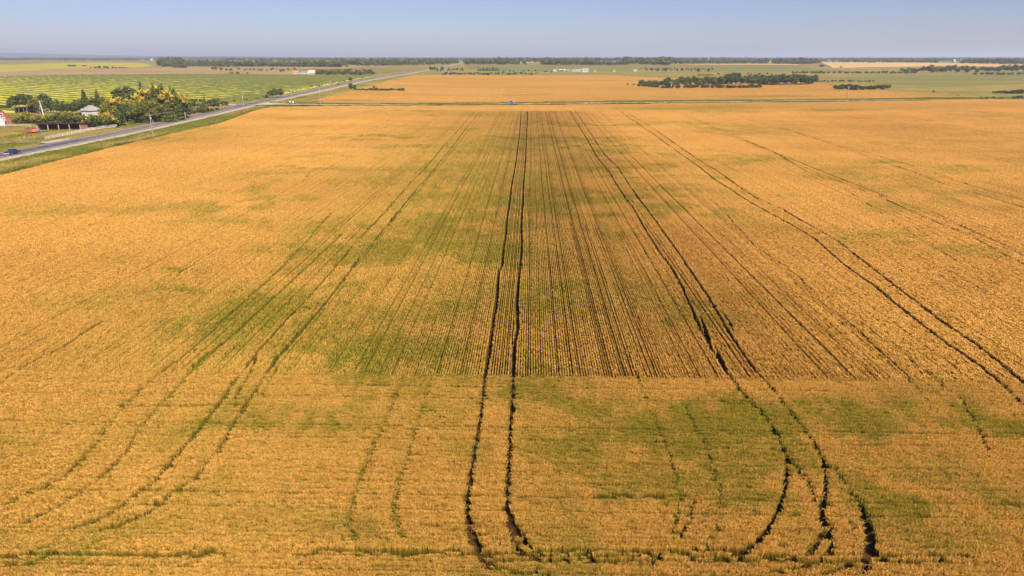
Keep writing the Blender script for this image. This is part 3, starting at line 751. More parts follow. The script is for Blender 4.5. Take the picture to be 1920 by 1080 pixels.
def crown_mesh(kind, seed, leaf=.5, n=1300, name='crown', link=True):
    """leaf faces gathered in clumps through the crown of a tree about 10 m tall"""
    g = np.random.default_rng(seed); C, S, Q = [], [], []
    yel_lo, yel_hi = {'aspen': (-.3, .85), 'autumn': (-.15, .42), 'willow': (.0, .16)}.get(kind, (0, .02))
    if kind == 'spruce':
        z = 1.0 + 9.0 * (1 - np.sqrt(g.random(n))); r = (10.2 - z) / 9.2 * 2.1 * (0.55 + .5 * g.random(n)) * (1 + .22 * np.sin(z * 5.5 + seed)); a = g.uniform(0, 2 * math.pi, n)
        P = np.stack([r * np.cos(a), r * np.sin(a), z - r * .25], 1); cl = (np.sin(z * 5.5) > 0).astype(float) * .3; yel = np.zeros(n); lf = leaf * .75
    else:
        rx, rz_, zc, nc = {'broad': (3.9, 3.6, 6.2, 44), 'poplar': (2.4, 4.3, 5.6, 44), 'aspen': (2.8, 3.9, 6.0, 46), 'bush': (5.0, 4.2, 4.6, 34), 'autumn': (5.2, 4.4, 4.6, 36), 'willow': (4.4, 4.5, 5.0, 42), 'thin': (2.2, 4.0, 5.8, 30)}[kind]
        d = g.normal(size=(nc, 3)); d /= np.linalg.norm(d, axis=1)[:, None]; rr = g.uniform(.35, .95, nc) ** .6
        cc = d * rr[:, None] * [rx, rx, rz_] * .82 + [0, 0, zc]; cc[:, 2] = np.maximum(cc[:, 2], 1.3)
        cr = g.uniform(.4, 1.25, nc) * rx * .30; w = cr ** 2; i = g.choice(nc, n, p=w / w.sum())
        d = g.normal(size=(n, 3)); d /= np.linalg.norm(d, axis=1)[:, None]
        P = cc[i] + d * (cr[i] * g.random(n) ** .4)[:, None] * [1, 1, .8]; P[:, 2] = np.maximum(P[:, 2], .25)
        ct = g.random(nc); cl = (ct[i] - .5) * .5
        top = np.clip((P[:, 2] - zc + rz_ * .6) / (rz_ * 1.6), 0, 1); cy = g.random(nc)
        yel = np.clip(yel_lo + (yel_hi - yel_lo) * top * 1.3 + ((cy[i] - .5) * .5 + g.normal(0, .22, n)) * (yel_hi > .2), 0, 1); lf = leaf * (.8 if kind == 'aspen' else 1)
        if kind == 'thin': P = P[:int(n * .45)]; cl = cl[:len(P)]; yel = yel[:len(P)]
    m = len(P); u = g.normal(size=(m, 3)); u /= np.linalg.norm(u, axis=1)[:, None]; v = np.cross(u, g.normal(size=(m, 3))); v /= np.linalg.norm(v, axis=1)[:, None]
    s = lf * g.uniform(.6, 1.25, m)[:, None]
    Vv = np.stack([P - u * s, P + v * s * .7, P + u * s, P - v * s * .7], 1).reshape(-1, 3); Vv[:, 2] = np.maximum(Vv[:, 2], .02)
    t = np.clip(g.random(m) * .7 + .15 + cl, 0, 1)
    return np_mesh(name, Vv, np.arange(m * 4).reshape(-1, 4), m_leaf, attrs={'tint': np.repeat(t, 4), 'yel': np.repeat(yel, 4)}, link=link)

def trunk_mesh(kind, seed, mat, root):
    g = random.Random(seed); mb = MB()
    top = {'spruce': 9.3, 'bush': 2.6, 'autumn': 2.6, 'willow': 4.5}.get(kind, 7.5); r = {'bush': .10, 'autumn': .10, 'poplar': .13, 'aspen': .13, 'thin': .15}.get(kind, .20)
    if kind in ('bush', 'autumn', 'willow'):
        for k in range(4): a = g.uniform(0, 6.28); mb.tube((0, 0, -.2), (math.cos(a) * 1.6, math.sin(a) * 1.6, top), r, .03, 5)
    else:
        p = Vector((0, 0, -.2)); rr = r
        for k in range(4):
            q = p + Vector((g.uniform(-.2, .2), g.uniform(-.2, .2), (top + .2) / 4)); mb.tube(p, q, rr, rr * .72, 6)
            if k and kind != 'spruce':
                for _ in range(2): a = g.uniform(0, 6.28); mb.tube(q, q + Vector((math.cos(a) * 1.7, math.sin(a) * 1.7, 1.4)), rr * .4, .03, 5)
            p, rr = q, rr * .72
    return mb.build('trunk', mat, root)
NAMES = {'broad': 'broadleaf_tree', 'poplar': 'poplar_tree', 'aspen': 'aspen_tree', 'bush': 'shrub', 'autumn': 'shrub', 'willow': 'willow_tree', 'thin': 'birch_tree', 'spruce': 'spruce_tree'}
_proto, _used = {}, set()
def tree(kind, x, y, h, label, group, width=1.0, var=None):
    v = rnd.randrange(3) if var is None else var
    key = (kind, v)
    if key not in _proto:
        e = empty(NAMES[kind], 0, 0, 0)
        t_ = trunk_mesh(kind, v + 5, m_pale if kind in ('aspen', 'thin', 'poplar') else m_bark, e)
        c_ = crown_mesh(kind, v * 7 + len(kind), leaf=.55 if kind in ('bush', 'autumn') else .44, n=1500); c_.parent = e
        _proto[key] = e; o = e
    else: o = copy_tree(_proto[key])
    o.location = (x, y, float(TZ(x, y)) + .02); s = h / 10.0
    if kind in ('bush', 'autumn'): s = h / 8.6
    o.scale = (s * width, s * width, s); o.rotation_euler = (0, 0, rnd.uniform(0, 6.28))
    for k_ in ('label', 'category', 'group'):
        if k_ in o: del o[k_]
    tag(o, label, 'shrub' if kind in ('bush', 'autumn') else 'tree', group)
    return o
def tree_px(kind, px, base, top, label, group, width=1.0):
    x, y = at(px, base); h = metres(base - top, x, y) * 1.03
    return tree(kind, x, y, max(h, 1.2), label, group, width)

FG = 'trees round the farmyard by the highway'
farm = {
 'broad': ('dark green broadleaf tree behind the far left farmyard shed', [(23,205,184),(30,206,180),(37,206,177),(44,206,175),(51,206,175),(58,207,177)]),
 'willow': ('yellow green tree between the open shelter and the house', [(69,212,180),(74,212,184),(100,231,214),(107,230,210),(114,231,208),(121,230,206),(128,231,206),(135,231,209),(142,232,211),(150,233,212),(156,233,213)]),
 'poplar': ('tall grey green poplar behind the leaning dead trunk', [(82,210,175),(88,209,174),(93,210,176),(98,212,182)]),
 'thin': ('thin half bare tree in the yard behind the shelter', [(87,213,186),(76,214,190),(104,214,187),(111,213,186),(123,213,188)]),
 'autumn': ('yellowing bush left of the long open shelter', [(30,232,219),(37,232,217),(45,231,212),(53,231,210),(61,231,214),(69,232,217),(78,232,217),(87,231,215)]),
}
for kd, (lb, L) in farm.items():
    for px, b_, t_ in L: tree_px(kd, px, b_, t_, lb, FG + ' - ' + kd, 1.0)
for px, b_, t_ in [(4,206,196),(11,206,197),(17,205,195)]: tree_px('bush', px, b_, t_, 'low green bush at the far left edge below the swathed field', 'bushes at the left edge')
for i, (px, b_, t_) in enumerate([(108,216,192),(117,216,194),(128,216,192),(137,216,193),(146,216,190),(151,214,185),(170,207,185),(178,208,183),(196,214,181),(203,218,186)]):
    tree_px('broad', px, b_, t_, 'dull green tree around the back of the white house', 'trees around the house')
tree_px('spruce', 162, 207, 168, 'dark spruce rising just left of the white house roof', None, 1.15)
tree_px('spruce', 187, 208, 170, 'dark spruce rising just right of the white house roof', None, 1.15)
for px, b_, t_ in [(163,239,220),(171,240,216),(179,240,217),(187,241,214),(195,241,212),(203,240,211),(211,238,209),(218,237,208),(224,236,212),(176,234,214)]:
    tree_px(rnd.choice(['autumn', 'willow', 'bush']), px, b_, t_, 'bush in front of the white house, right of the red shelter end', 'bushes in front of the house')
YL = 'bright yellow autumn aspen in the farm grove'
for px, b_, t_ in [(211,222,180),(218,223,178),(230,226,176),(241,227,180),(247,228,184),(261,227,174),(270,228,177),(284,226,161),(291,227,158),(304,227,158),(318,229,168),(324,228,173),(340,225,172),(348,224,177)]:
    tree_px('aspen', px, b_, t_, YL, 'yellow aspens in the farm grove', 1.0)
for px, b_, t_ in [(234,222,163),(241,222,161),(249,222,162),(257,224,165),(264,225,170)]:
    tree_px('poplar', px, b_, t_, 'tall dark green poplar left of the tallest yellow aspens', 'dark poplars in the farm grove', 1.25)
for px, b_, t_ in [(274,226,157),(297,229,160),(313,229,161),(334,227,167),(224,226,174),(238,228,176),(282,230,178),(320,230,176),(300,227,160),(309,228,163),(328,227,165),(228,231,202),(250,232,198),(276,231,192),(333,219,182),(356,214,178),(386,209,182),(344,220,190)]:
    tree_px('spruce', px, b_, t_, 'dark spruce standing among the yellow aspens of the grove', 'spruces in the farm grove', .95)
for px, b_, t_ in [(206,226,192),(237,231,194),(262,232,190),(272,231,186),(287,231,188),(294,230,184),(216,228,195),(225,229,197),(246,231,200),(258,232,202),(268,232,203),(281,231,200),(292,230,196),(299,229,190),(306,229,187),(313,228,186),(320,227,190),(328,224,194),(337,221,196)]:
    tree_px(rnd.choice(['willow', 'broad', 'poplar', 'willow']), px, b_, t_, 'green tree along the front of the farm grove', 'green trees along the grove front')
for px, b_, t_ in [(349,215,181),(363,212,184),(371,211,184),(379,210,185),(394,208,184),(403,207,184),(411,206,184),(419,205,187),(426,204,187)]:
    tree_px(rnd.choice(['broad', 'thin', 'poplar']), px, b_, t_, 'grey green tree at the right end of the grove', 'trees at the right end of the grove')
for px, b_, t_ in [(345,218,209),(354,217,208),(366,214,205),(375,213,202),(382,213,201),(389,212,201),(398,210,202),(408,208,201)]:
    tree_px('bush', px, b_, t_, 'low dark bush at the foot of the right end of the grove', 'low bushes below the grove')
tree_px('bush', 221, 241, 236, 'small dark bush at the right end of the white rail fence', None)

for px, b_, t_ in [(508,184,169),(517,184.6,165),(526,183.6,166)]: tree_px('broad', px, b_, t_, 'round dark tree of the clump beside the highway verge', 'roadside clump left of the junction', 1.25)
tree_px('bush', 500, 184, 178, 'small bush at the left foot of the roadside tree clump', None)
tree_px('broad', 657.5, 153.6, 144.3, 'round tree alone on the far side of the highway', None, 1.2)
tree_px('bush', 646, 154, 151.5, 'tiny bush left of the lone round highway tree', None)
tree_px('broad', 658, 172, 155.5, 'taller tree at the left end of the hedge in the far wheat', None, .8)
tree_px('broad', 665, 171.5, 159, 'second tree from the left end of the hedge in the far wheat', None, .9)
tree_px('poplar', 701.5, 170, 159, 'narrow tree rising from the middle of the hedge in the far wheat', None, .9)
for i in range(24): tree_px('bush', 668 + i * 3.8 + rnd.uniform(-1, 1), 171.6 + rnd.uniform(-1.2, .6), 165.3 + rnd.uniform(-1, 1.2), 'bush in the dark hedge line on the left of the far wheat', 'hedge bushes in the far wheat')
tree_px('bush', 756, 171.8, 166.2, 'round bush at the right tip of the hedge in the far wheat', None)

def fill(n, px0, px1, base, hpx, kinds, label, group, w=1.0, jb=0.0):
    """trees standing in a belt: base(px) gives the front foot line, hpx(px) the height in the photograph"""
    for i in range(n):
        px = px0 + (px1 - px0) * (i + rnd.random()) / n
        b_ = base(px) if callable(base) else base; h = hpx(px) if callable(hpx) else hpx
        b_ -= rnd.random() * jb
        tree_px(rnd.choice(kinds), px, b_, b_ - h * rnd.uniform(.78, 1.12), label, group, w * rnd.uniform(.85, 1.2))
ip = lambda xs, ys: (lambda v: float(np.interp(v, xs, ys)))
CL = 'clump standing in the right of the far wheat'
fill(34, 1197, 1428, ip([1194, 1242, 1266, 1320, 1386, 1428], [163.2, 167.3, 167.6, 166.5, 167.4, 166.6]), 8.5, ['bush'], 'bush along the front of the big tree clump in the wheat', 'front bushes of the big clump', 1.0, 1.0)
fill(20, 1200, 1262, ip([1200, 1262], [161, 163.5]), 9, ['bush', 'bush', 'broad'], 'low tree in the left tail of the big clump', 'left tail of the big clump', 1.1, 3)
fill(60, 1246, 1432, ip([1246, 1320, 1375, 1430], [164, 163.4, 163, 163]), ip([1246, 1320, 1342, 1375, 1397, 1432], [13, 15, 17, 21, 17, 17]), ['broad', 'willow', 'poplar', 'broad'], 'leafy tree in the middle of the big clump', 'middle trees of the big clump', 1.1, 7)
fill(46, 1430, 1532, ip([1430, 1500, 1534], [162, 161.6, 160.5]), ip([1430, 1474, 1526], [18, 21, 17]), ['poplar', 'poplar', 'aspen' if False else 'broad', 'thin'], 'tall poplar with pale trunk at the right of the big clump', 'poplars of the big clump', 1.15, 4)
for px in (1338, 1344, 1349): tree_px('aspen', px, 158, 143, 'orange yellow tree peeping from the back of the big clump', 'yellow trees of the big clump')
tree_px('bush', 1177, 160.6, 156, 'small bush left of the big clump, farther from it', None); tree_px('bush', 1188, 161.2, 157, 'small bush left of the big clump, nearer to it', None)
fill(30, 1563, 1668, ip([1560, 1590, 1640, 1668], [169, 171, 170.2, 169.4]), ip([1560, 1600, 1625, 1640, 1668], [9, 11, 7, 10, 8]), ['bush', 'bush', 'broad'], 'bush in the smaller dark clump at the wheat corner', 'bushes of the smaller clump', 1.0, 3)
fill(18, 1533, 1642, 154.5, 3.6, ['bush'], 'low shrub in the pasture behind the smaller clump', 'low pasture shrubs', 1.1, 1.5)
fill(44, 1485, 1720, ip([1485, 1720], [138.2, 138.3]), 4, ['bush'], 'shrub in the long dark hedge across the right pasture', 'hedge across the right pasture', 1.3, 1)
fill(60, 1690, 1925, ip([1690, 1925], [136.8, 136.8]), ip([1690, 1740, 1850, 1920], [7, 12, 11, 13]), ['broad', 'poplar', 'willow', 'broad'], 'tree in the belt along the right pasture edge', 'tree belt at the right pasture', 1.15, 3.5)
tree_px('aspen', 1889, 136, 121.5, 'yellow tree in the belt at the far right', None)
fill(16, 1822, 1922, 140.8, 4.4, ['bush'], 'bush in front of the right tree belt', 'bushes before the right belt', 1.3, .8)
fill(18, 1862, 1922, ip([1862, 1922], [175.5, 176.5]), ip([1862, 1922], [4, 8]), ['bush'], 'bush at the right edge beside the pasture', 'bushes at the right edge', 1.1, 1.5)
for px, b_, h in [(1750,174,4),(1796,182,4),(1840,186.4,4),(1850,186,4.5),(1862,185.5,5),(1878,185.5,4),(1901,186,6),(1908,185.6,7),(1915,185,6)]:
    tree_px('bush', px, b_, b_ - h, 'small bush along the right end of the gravel road ditch', 'bushes by the road end')
fill(12, 1306, 1336, 142.2, 2.8, ['bush'], 'low bush in the meadow behind the big clump', 'low meadow bushes', 1.2, .8)
fill(16, 1345, 1500, 141.5, 3.4, ['bush'], 'dark bush standing above the meadow behind the big clump', 'dark meadow bushes', 1.1, 3)
fill(26, 1208, 1338, 135.4, 7, ['broad', 'thin', 'bush', 'poplar'], 'tree in the loose row right of the far white house', 'loose tree row', .9, 2.0)
fill(9, 807, 832, 134.2, 8, ['broad', 'spruce'], 'tree in the cluster where the far highway bends out of sight', 'trees by the far highway', .9, 1)
fill(11, 838, 870, 133.6, 5.5, ['spruce', 'broad'], 'dark tree in the line right of the far highway', 'trees right of the far highway', .9, 1)
fill(20, 897, 936, 133.8, 7, ['spruce'], 'little dark spruce in the far shelterbelt above the wheat', 'far spruce shelterbelt', .9, 1)
fill(46, 828, 1005, 141.3, 4.2, ['bush', 'bush', 'broad'], 'shrub along the back edge of the far wheat', 'shrubs behind the far wheat', 1.2, 2.5)
fill(14, 940, 1035, 136.5, 3, ['autumn', 'bush'], 'low reddish shrub in the meadow behind the far wheat', 'low meadow shrubs', 1.2, 3)
fill(58, 592, 702, 141, ip([592, 640, 690, 702], [10, 10, 9, 7]), ['broad', 'autumn', 'spruce', 'willow', 'broad'], 'tree in the belt behind the far farmhouse', 'belt behind the far farmhouse', 1.0, 3)
fill(26, 396, 560, 133.4, ip([396, 410, 420, 560], [9, 8, 4, 4]), ['broad', 'bush', 'bush'], 'tree dotted over the brown pasture at far left', 'trees dotted over the brown pasture', 1.0, 3)
for px, b_, h in [(446,140,6),(436,138.5,4),(432,138.3,3),(464,139,3.5),(527,135,5),(532,134,5)]: tree_px('bush', px, b_, b_ - h, 'dark bush between the brown field and the swathed field', 'bushes on the brown field edge')
fill(12, 128, 142, 125, 3.2, ['bush'], 'dark bush in the left copse on the yellow field', 'left copse on the yellow field', 1.2, .5)
fill(6, 153, 162, 124.6, 2, ['bush'], 'small dark bush in the middle of the yellow field', 'middle bushes of the yellow field', 1.2, .3)
fill(12, 167, 245, 128.3, ip([167, 195, 215, 245], [2.5, 5, 3, 2]), ['bush'], 'bush on the border between yellow and brown field', 'bushes on the yellow field border', 1.3, .4)
tree_px('bush', 1541, 126, 120.6, 'round dark bush at the left corner of the far gold field', None, 1.6)
tree_px('bush', 1577, 127, 124.4, 'flat dark bush below the far gold field', None, 1.9)

# dead pale tree in the yard
x, y = at(82, 217); h = metres(28, x, y); e = empty('dead_tree', x, y); mb = MB()
mb.tube((0, 0, -.1), (-.3, 0, h * .45), .26, .2, 7).tube((-.3, 0, h * .45), (-.9, 0, h), .2, .07, 7)
mb.build('trunk', m_dead, e)
mb = MB()
for k in range(7): zz = h * (.35 + .09 * k); a = k * 2.1; mb.tube((-.25 - .05 * k, 0, zz), (-.25 - .05 * k + math.cos(a) * 1.3, math.sin(a) * 1.3, zz + 1.1), .06, .02, 5)
mb.build('branches', m_dead, e); tag(e, 'leaning bleached dead tree trunk in the farmyard', 'dead tree')

# ---------------------------------------------------------------- far woods as masses
lo = [crown_mesh(k, 400 + i, leaf=.95, n=260, link=False) for i, k in enumerate(['broad', 'poplar', 'willow', 'broad', 'spruce', 'bush'])]
lo2 = [crown_mesh(k, 420 + i, leaf=1.7, n=90, link=False) for i, k in enumerate(['broad', 'broad', 'bush', 'willow'])]
def wood(name, areas, protos, label):
    XS, YS, HS, WS = [], [], [], []
    for pp, n, h in areas:
        P = path(pp); (x0, y0), (x1, y1) = P.min(0), P.max(0)
        x, y = rng.uniform(x0, x1, n * 6), rng.uniform(y0, y1, n * 6); k = inside(P, x, y) & (fnoise(x, y, 90, 70) > .38); x, y = x[k][:n], y[k][:n]
        XS.append(x); YS.append(y); HS.append(h * rng.uniform(.55, 1.1, len(x)) * (.55 + .9 * fnoise(x, y, 70, 75)))
    x, y, h = map(np.concatenate, (XS, YS, HS)); s = h / 10
    return scatter(name, np.stack([x, y, TZ(x, y)], 1), rng.uniform(0, 6.28, len(x)), np.stack([s * 1.15, s * 1.15, s], 1), rng.integers(0, len(protos), len(x)), protos, {'rnd': rng.random(len(x))}, label, 'woodland')
wood('far_wood', [([(296, 124.5), (336, 125), (350, 121), (330, 118), (300, 118)], 260, 13), ([(300, 127.5), (350, 127.3), (350, 125.8), (305, 125.8)], 70, 6), ([(345, 124.8), (420, 125), (560, 125.5), (560, 122.4), (420, 121), (350, 120)], 620, 9),
     ([(555, 125.8), (640, 126), (750, 122.6), (750, 119.5), (640, 120.5), (560, 121)], 750, 10.5)], lo, 'dark band of woodland across the far left beyond the brown pasture')
wood('far_wood', [([(752, 122.5), (800, 122), (860, 120.5), (858, 117.5), (750, 118)], 330, 11), ([(872, 121.5), (905, 121.3), (968, 121), (960, 118.6), (900, 117), (872, 117)], 330, 12), ([(968, 121.2), (1060, 121.6), (1170, 122), (1170, 120.8), (1040, 120.6), (975, 119.8)], 330, 9),
     ([(920, 116.5), (1010, 116.6), (1130, 116), (1170, 115), (1100, 114.4), (920, 115)], 420, 12), ([(1165, 122.2), (1258, 122.4), (1258, 118), (1170, 117.5)], 420, 14)], lo, 'dark woodland band beyond the far meadow in the middle')
wood('far_wood', [([(1256, 120.3), (1350, 119.6), (1450, 120), (1452, 118.6), (1350, 117.6), (1258, 116.8)], 420, 9), ([(1452, 121), (1536, 120.4), (1536, 116.5), (1455, 116.6)], 360, 11), ([(1560, 118), (1680, 118.4), (1760, 118), (1760, 115.6), (1620, 115.8)], 260, 8),
     ([(1800, 119.4), (1925, 120.5), (1925, 116.6), (1800, 116.8)], 300, 11)], lo, 'dark woodland band beyond the gold field on the far right')
XS, YS, HS = [], [], []
for i in range(130):
    d = 2500 * (12000 / 2500) ** rng.random(); a = rng.uniform(-.86, .86); cx, cy = d * a, d
    L, W = rng.uniform(120, 900) * (1 + d / 9000), rng.uniform(15, 130); n = int(min(260, 10 + L * W / 380))
    u, v = rng.uniform(-.5, .5, n) * L, rng.uniform(-.5, .5, n) * W; an = rng.choice([0, 0, 0, math.pi / 2]) + rng.normal(0, .06)
    x, y = cx + u * math.cos(an) - v * math.sin(an), cy + u * math.sin(an) + v * math.cos(an)
    if an > 1: y = cy + (y - cy) * .6
    XS.append(x); YS.append(y); HS.append(rng.uniform(7, 12) * rng.uniform(.7, 1.15, n))
x, y, h = map(np.concatenate, (XS, YS, HS)); k = (np.abs(x - HX) > 40) & (y > 2350); x, y, h = x[k], y[k], h[k]; s = h / 10
scatter('distant_woods', np.stack([x, y, TZ(x, y)], 1), rng.uniform(0, 6.28, len(x)), np.stack([s * 1.5, s * 1.5, s], 1), rng.integers(0, 4, len(x)), lo2, {'rnd': rng.random(len(x))}, 'hazy blue woods and hedgerows strewn over the plain to the horizon', 'woodland')
n = 9000; x, y = rng.normal(-8800, 2700, n), rng.normal(10300, 1300, n); s = rng.uniform(1, 1.6, n)
scatter('hill_woods', np.stack([x, y, TZ(x, y)], 1), rng.uniform(0, 6.28, n), np.stack([s * 2.2, s * 2.2, s], 1), rng.integers(0, 4, n), [crown_mesh('broad', 430 + i, leaf=1.8, n=80, link=False) for i in range(4)], {'rnd': rng.random(n)}, 'hazy forest on the long low hill at the far left horizon', 'woodland')

# ---------------------------------------------------------------- tall grass tufts in the ditches and along the field edge
def tuft(seed):
    g = np.random.default_rng(seed); V, F, T = [], [], []
    for i in range(26):
        a = g.uniform(0, 6.28); r = g.uniform(0, .6); x, y = r * math.cos(a), r * math.sin(a); b_ = g.uniform(0, 3.14); w = .09; h = g.uniform(.35, 1.0); k = len(V)
        lx, ly = g.normal(0, .25, 2); V += [(x - math.cos(b_) * w, y - math.sin(b_) * w, 0), (x + math.cos(b_) * w, y + math.sin(b_) * w, 0), (x + lx + .02, y + ly, h), (x + lx - .02, y + ly, h)]; F.append((k, k + 1, k + 2, k + 3)); T += [g.random()] * 4
    return np_mesh('tuft', V, F, m_tuft, attrs={'tint': T}, link=False)
m_tuft, nt, b = new_mat('tall grass', .8)
ti = N(nt, 'ShaderNodeAttribute', attribute_name='tint').outputs['Fac']; dr = N(nt, 'ShaderNodeAttribute', attribute_type='INSTANCER', attribute_name='dry').outputs['Fac']
nt.links.new(mixc(nt, dr, mixc(nt, ti, (.085, .11, .010), (.23, .23, .022)), mixc(nt, ti, (.24, .16, .035), (.46, .33, .09))), b.inputs['Base Color'])
tufts = [tuft(500 + i) for i in range(5)]
def tuft_field(name, x, y, s, dry, label):
    n = len(x); scatter(name, np.stack([x, y, TZ(x, y) - .02], 1), rng.uniform(0, 6.28, n), np.stack([s * 1.2, s * 1.2, s], 1), rng.integers(0, 5, n), tufts_for(name), {'dry': dry}, label, 'grass')
def tufts_for(name): return [o.copy() for o in tufts]
n = 26000; y = rng.uniform(150, 520, n); x = HX + rng.uniform(9.5, 32, n); k = (np.abs(y - XR[1, 1]) > 6) & ~inside(near_poly, x, y) & ~inside(far_poly, x, y); x, y = x[k], y[k]
dd = fnoise(x * 1.4, y * .35, 14, 80); strp = (x - HX) / 32
tuft_field('ditch_grass', x, y, .35 + .5 * fnoise(x, y, 8, 82), np.clip((dd - .42) * 4 * (.3 + strp), 0, 1), 'green and tan grass in the ditch between highway and wheat')
n = 26000; y = rng.uniform(150, 540, n); x = HX - rng.uniform(9.5, 40, n); dd = fnoise(x * 1.4, y * .35, 16, 84)
tuft_field('verge_grass', x, y, .3 + .45 * fnoise(x, y, 8, 86), np.clip((dd - .45) * 4, 0, 1), 'rough grass on the farmyard side of the highway')
E = NE[:8]; d = np.hypot(*np.diff(E, axis=0).T); s_ = np.r_[0, np.cumsum(d)]; t = rng.uniform(0, s_[-1], 5200); x = np.interp(t, s_, E[:, 0]) - 1.4 + rng.normal(0, .55, len(t)); y = np.interp(t, s_, E[:, 1]) + rng.normal(0, .5, len(t))
tuft_field('field_edge_weeds', x, y, .7 + .9 * vnoise(x, y, 7, 88) ** 2, np.clip(rng.normal(.12, .15, len(x)), 0, 1), 'dark green weeds along the left edge of the wheat')
t = rng.uniform(XR[0, 0] + 10, XR[-1, 0], 16000); side = rng.random(len(t)) < .72; x = t; y = np.interp(t, XR[:, 0], XR[:, 1]) + np.where(side, rng.uniform(6, 14, len(t)), rng.uniform(-9.5, -6, len(t)))
k = ~inside(far_poly, x, y) & ~inside(near_poly, x, y); x, y = x[k], y[k]
tuft_field('roadside_weeds', x, y, .7 + .6 * fnoise(x, y, 20, 90), np.clip(rng.normal(.1, .15, len(x)), 0, 1), 'tall green weeds along both sides of the gravel road')
n = 14000; px = rng.uniform(0, 1, n); A_ = path([(-30, 286), (110, 262), (215, 243), (215, 236), (150, 240), (60, 246), (-30, 250)]); x0, y0 = A_.min(0); x1, y1 = A_.max(0)
x, y = rng.uniform(x0, x1, n), rng.uniform(y0, y1, n); k = inside(A_, x, y); x, y = x[k], y[k]
tuft_field('yard_grass', x, y, .25 + .3 * fnoise(x, y, 8, 92), np.clip((fnoise(x * .6, y * 1.6, 16, 94) - .40) * 5, 0, 1), 'patchy green and straw coloured grass of the farmyard paddock')

# ================================================================== BUILDINGS
m_red = plain('weathered red boards', (.33, .06, .042), .85, .35, 1.2, tint=(.28, .12, .085))
m_redp = plain('peeling red boards', (.38, .12, .09), .9, .4, 1.0, tint=(.42, .30, .24))
m_white = plain('white painted wall', (.38, .375, .36), .8, .08, 1)
m_shingle = plain('grey shingles', (.27, .25, .23), .95, .25, 2)
m_rust = plain('rusty brown sheet', (.16, .085, .06), .8, .4, 1.2)
m_orange = plain('faded orange roof', (.36, .15, .08), .85, .3, .8, tint=(.30, .19, .13))
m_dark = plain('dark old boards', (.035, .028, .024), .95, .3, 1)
m_post = plain('pale wooden post', (.42, .27, .15), .9, .3, 2)
m_oldpost = plain('grey fence post', (.17, .13, .10), .95, .3, 2)
m_grey = plain('grey sheet metal', (.42, .44, .47), .5, .1, 1)
m_pink = plain('faded pinkish roof', (.60, .38, .30), .85, .15, 1)
m_glass, nt, b = new_mat('window glass', .15); b.inputs['Base Color'].default_value = (.03, .04, .05, 1); b.inputs['Specular IOR Level'].default_value = .6
m_trim = plain('white trim', (.78, .77, .74), .7, .06, 1)

# long open-fronted cattle shelter
ax0, ay0 = at(71, 245.2); bx0_, by0_ = at(151, 244.2); cx0, cy0 = at(169.5, 239.6)
L_ = math.hypot(bx0_ - ax0, by0_ - ay0); rz = math.atan2(by0_ - ay0, bx0_ - ax0); D_ = 7.0; Hf, Hb = metres(13.2, bx0_, by0_), metres(10.5, bx0_, by0_)
e = empty('cattle_shelter', ax0, ay0, rz=rz); tag(e, 'long red open-fronted cattle shelter with dark interior and pale posts', 'shelter')
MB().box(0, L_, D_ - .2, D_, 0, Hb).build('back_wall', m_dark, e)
MB().box(-.1, .1, .1, D_ - .2, 0, Hb - .05).build('end_wall', m_redp, e)
o = MB().prism([(0, 0), (D_, 0), (D_, Hb), (0, Hf)], L_ - .12, L_ + .12, 'x').build('end_wall', m_redp, e); o['label'] = 'sunlit end wall of peeling red boards'
MB().prism([(-.7, Hf + .02), (D_ + .4, Hb - .03), (D_ + .4, Hb + .12), (-.7, Hf + .18)], -.5, L_ + .5, 'x').build('roof', m_rust, e)
MB().box(-.3, L_ + .3, -.12, .08, Hf - .5, Hf - .02).build('fascia_board', m_rust, e)
for k in range(1, 4): MB().box(L_ * k / 4 - .16, L_ * k / 4 + .16, -.1, .18, 0, Hf - .5).build('post', m_post, e)
# white house with hipped roof
hx, hy = at(174, 220); e = empty('white_house', hx, hy, rz=-.35); tag(e, 'small white house with grey hipped roof half hidden by bushes', 'house')
w_ = metres(26, hx, hy) / 2; hw_ = metres(13, hx, hy); hr = metres(9, hx, hy)
MB().box(-w_, w_, -w_ * .85, w_ * .85, 0, hw_).build('wall', m_white, e)
rf = MB().add([(-w_ - .5, -w_ * .85 - .5, hw_ - .05), (w_ + .5, -w_ * .85 - .5, hw_ - .05), (w_ + .5, w_ * .85 + .5, hw_ - .05), (-w_ - .5, w_ * .85 + .5, hw_ - .05), (-1.2, 0, hw_ + hr), (1.2, 0, hw_ + hr)],
              [(0, 1, 5, 4), (1, 2, 5), (2, 3, 4, 5), (3, 0, 4), (3, 2, 1, 0)]).build('roof', m_shingle, e)
MB().box(.6, 1.2, .4, 1.0, hw_ + hr * .5, hw_ + hr + .7).build('chimney', m_rust, rf)
for xx in (-w_ * .5, w_ * .45):
    f = MB().box(xx - .6, xx + .6, -w_ * .85 - .06, -w_ * .85 + .02, 1.0, 2.3).build('window', m_trim, e); MB().box(xx - .48, xx + .48, -w_ * .85 - .09, -w_ * .85 - .062, 1.1, 2.2).build('pane', m_glass, f)
# white tank left of the house
x, y = at(153, 210); e = empty('fuel_tank', x, y); tag(e, 'small white tank on legs left of the white house', 'tank')
zz = metres(4, x, y); MB().tube((-1.4, 0, zz), (1.4, 0, zz), .7, n=14).build('tank', m_white, e, smooth=False)
for sx in (-1, 1): MB().box(sx - .08, sx + .08, -.4, .4, 0, zz - .5).build('leg', m_grey, e)
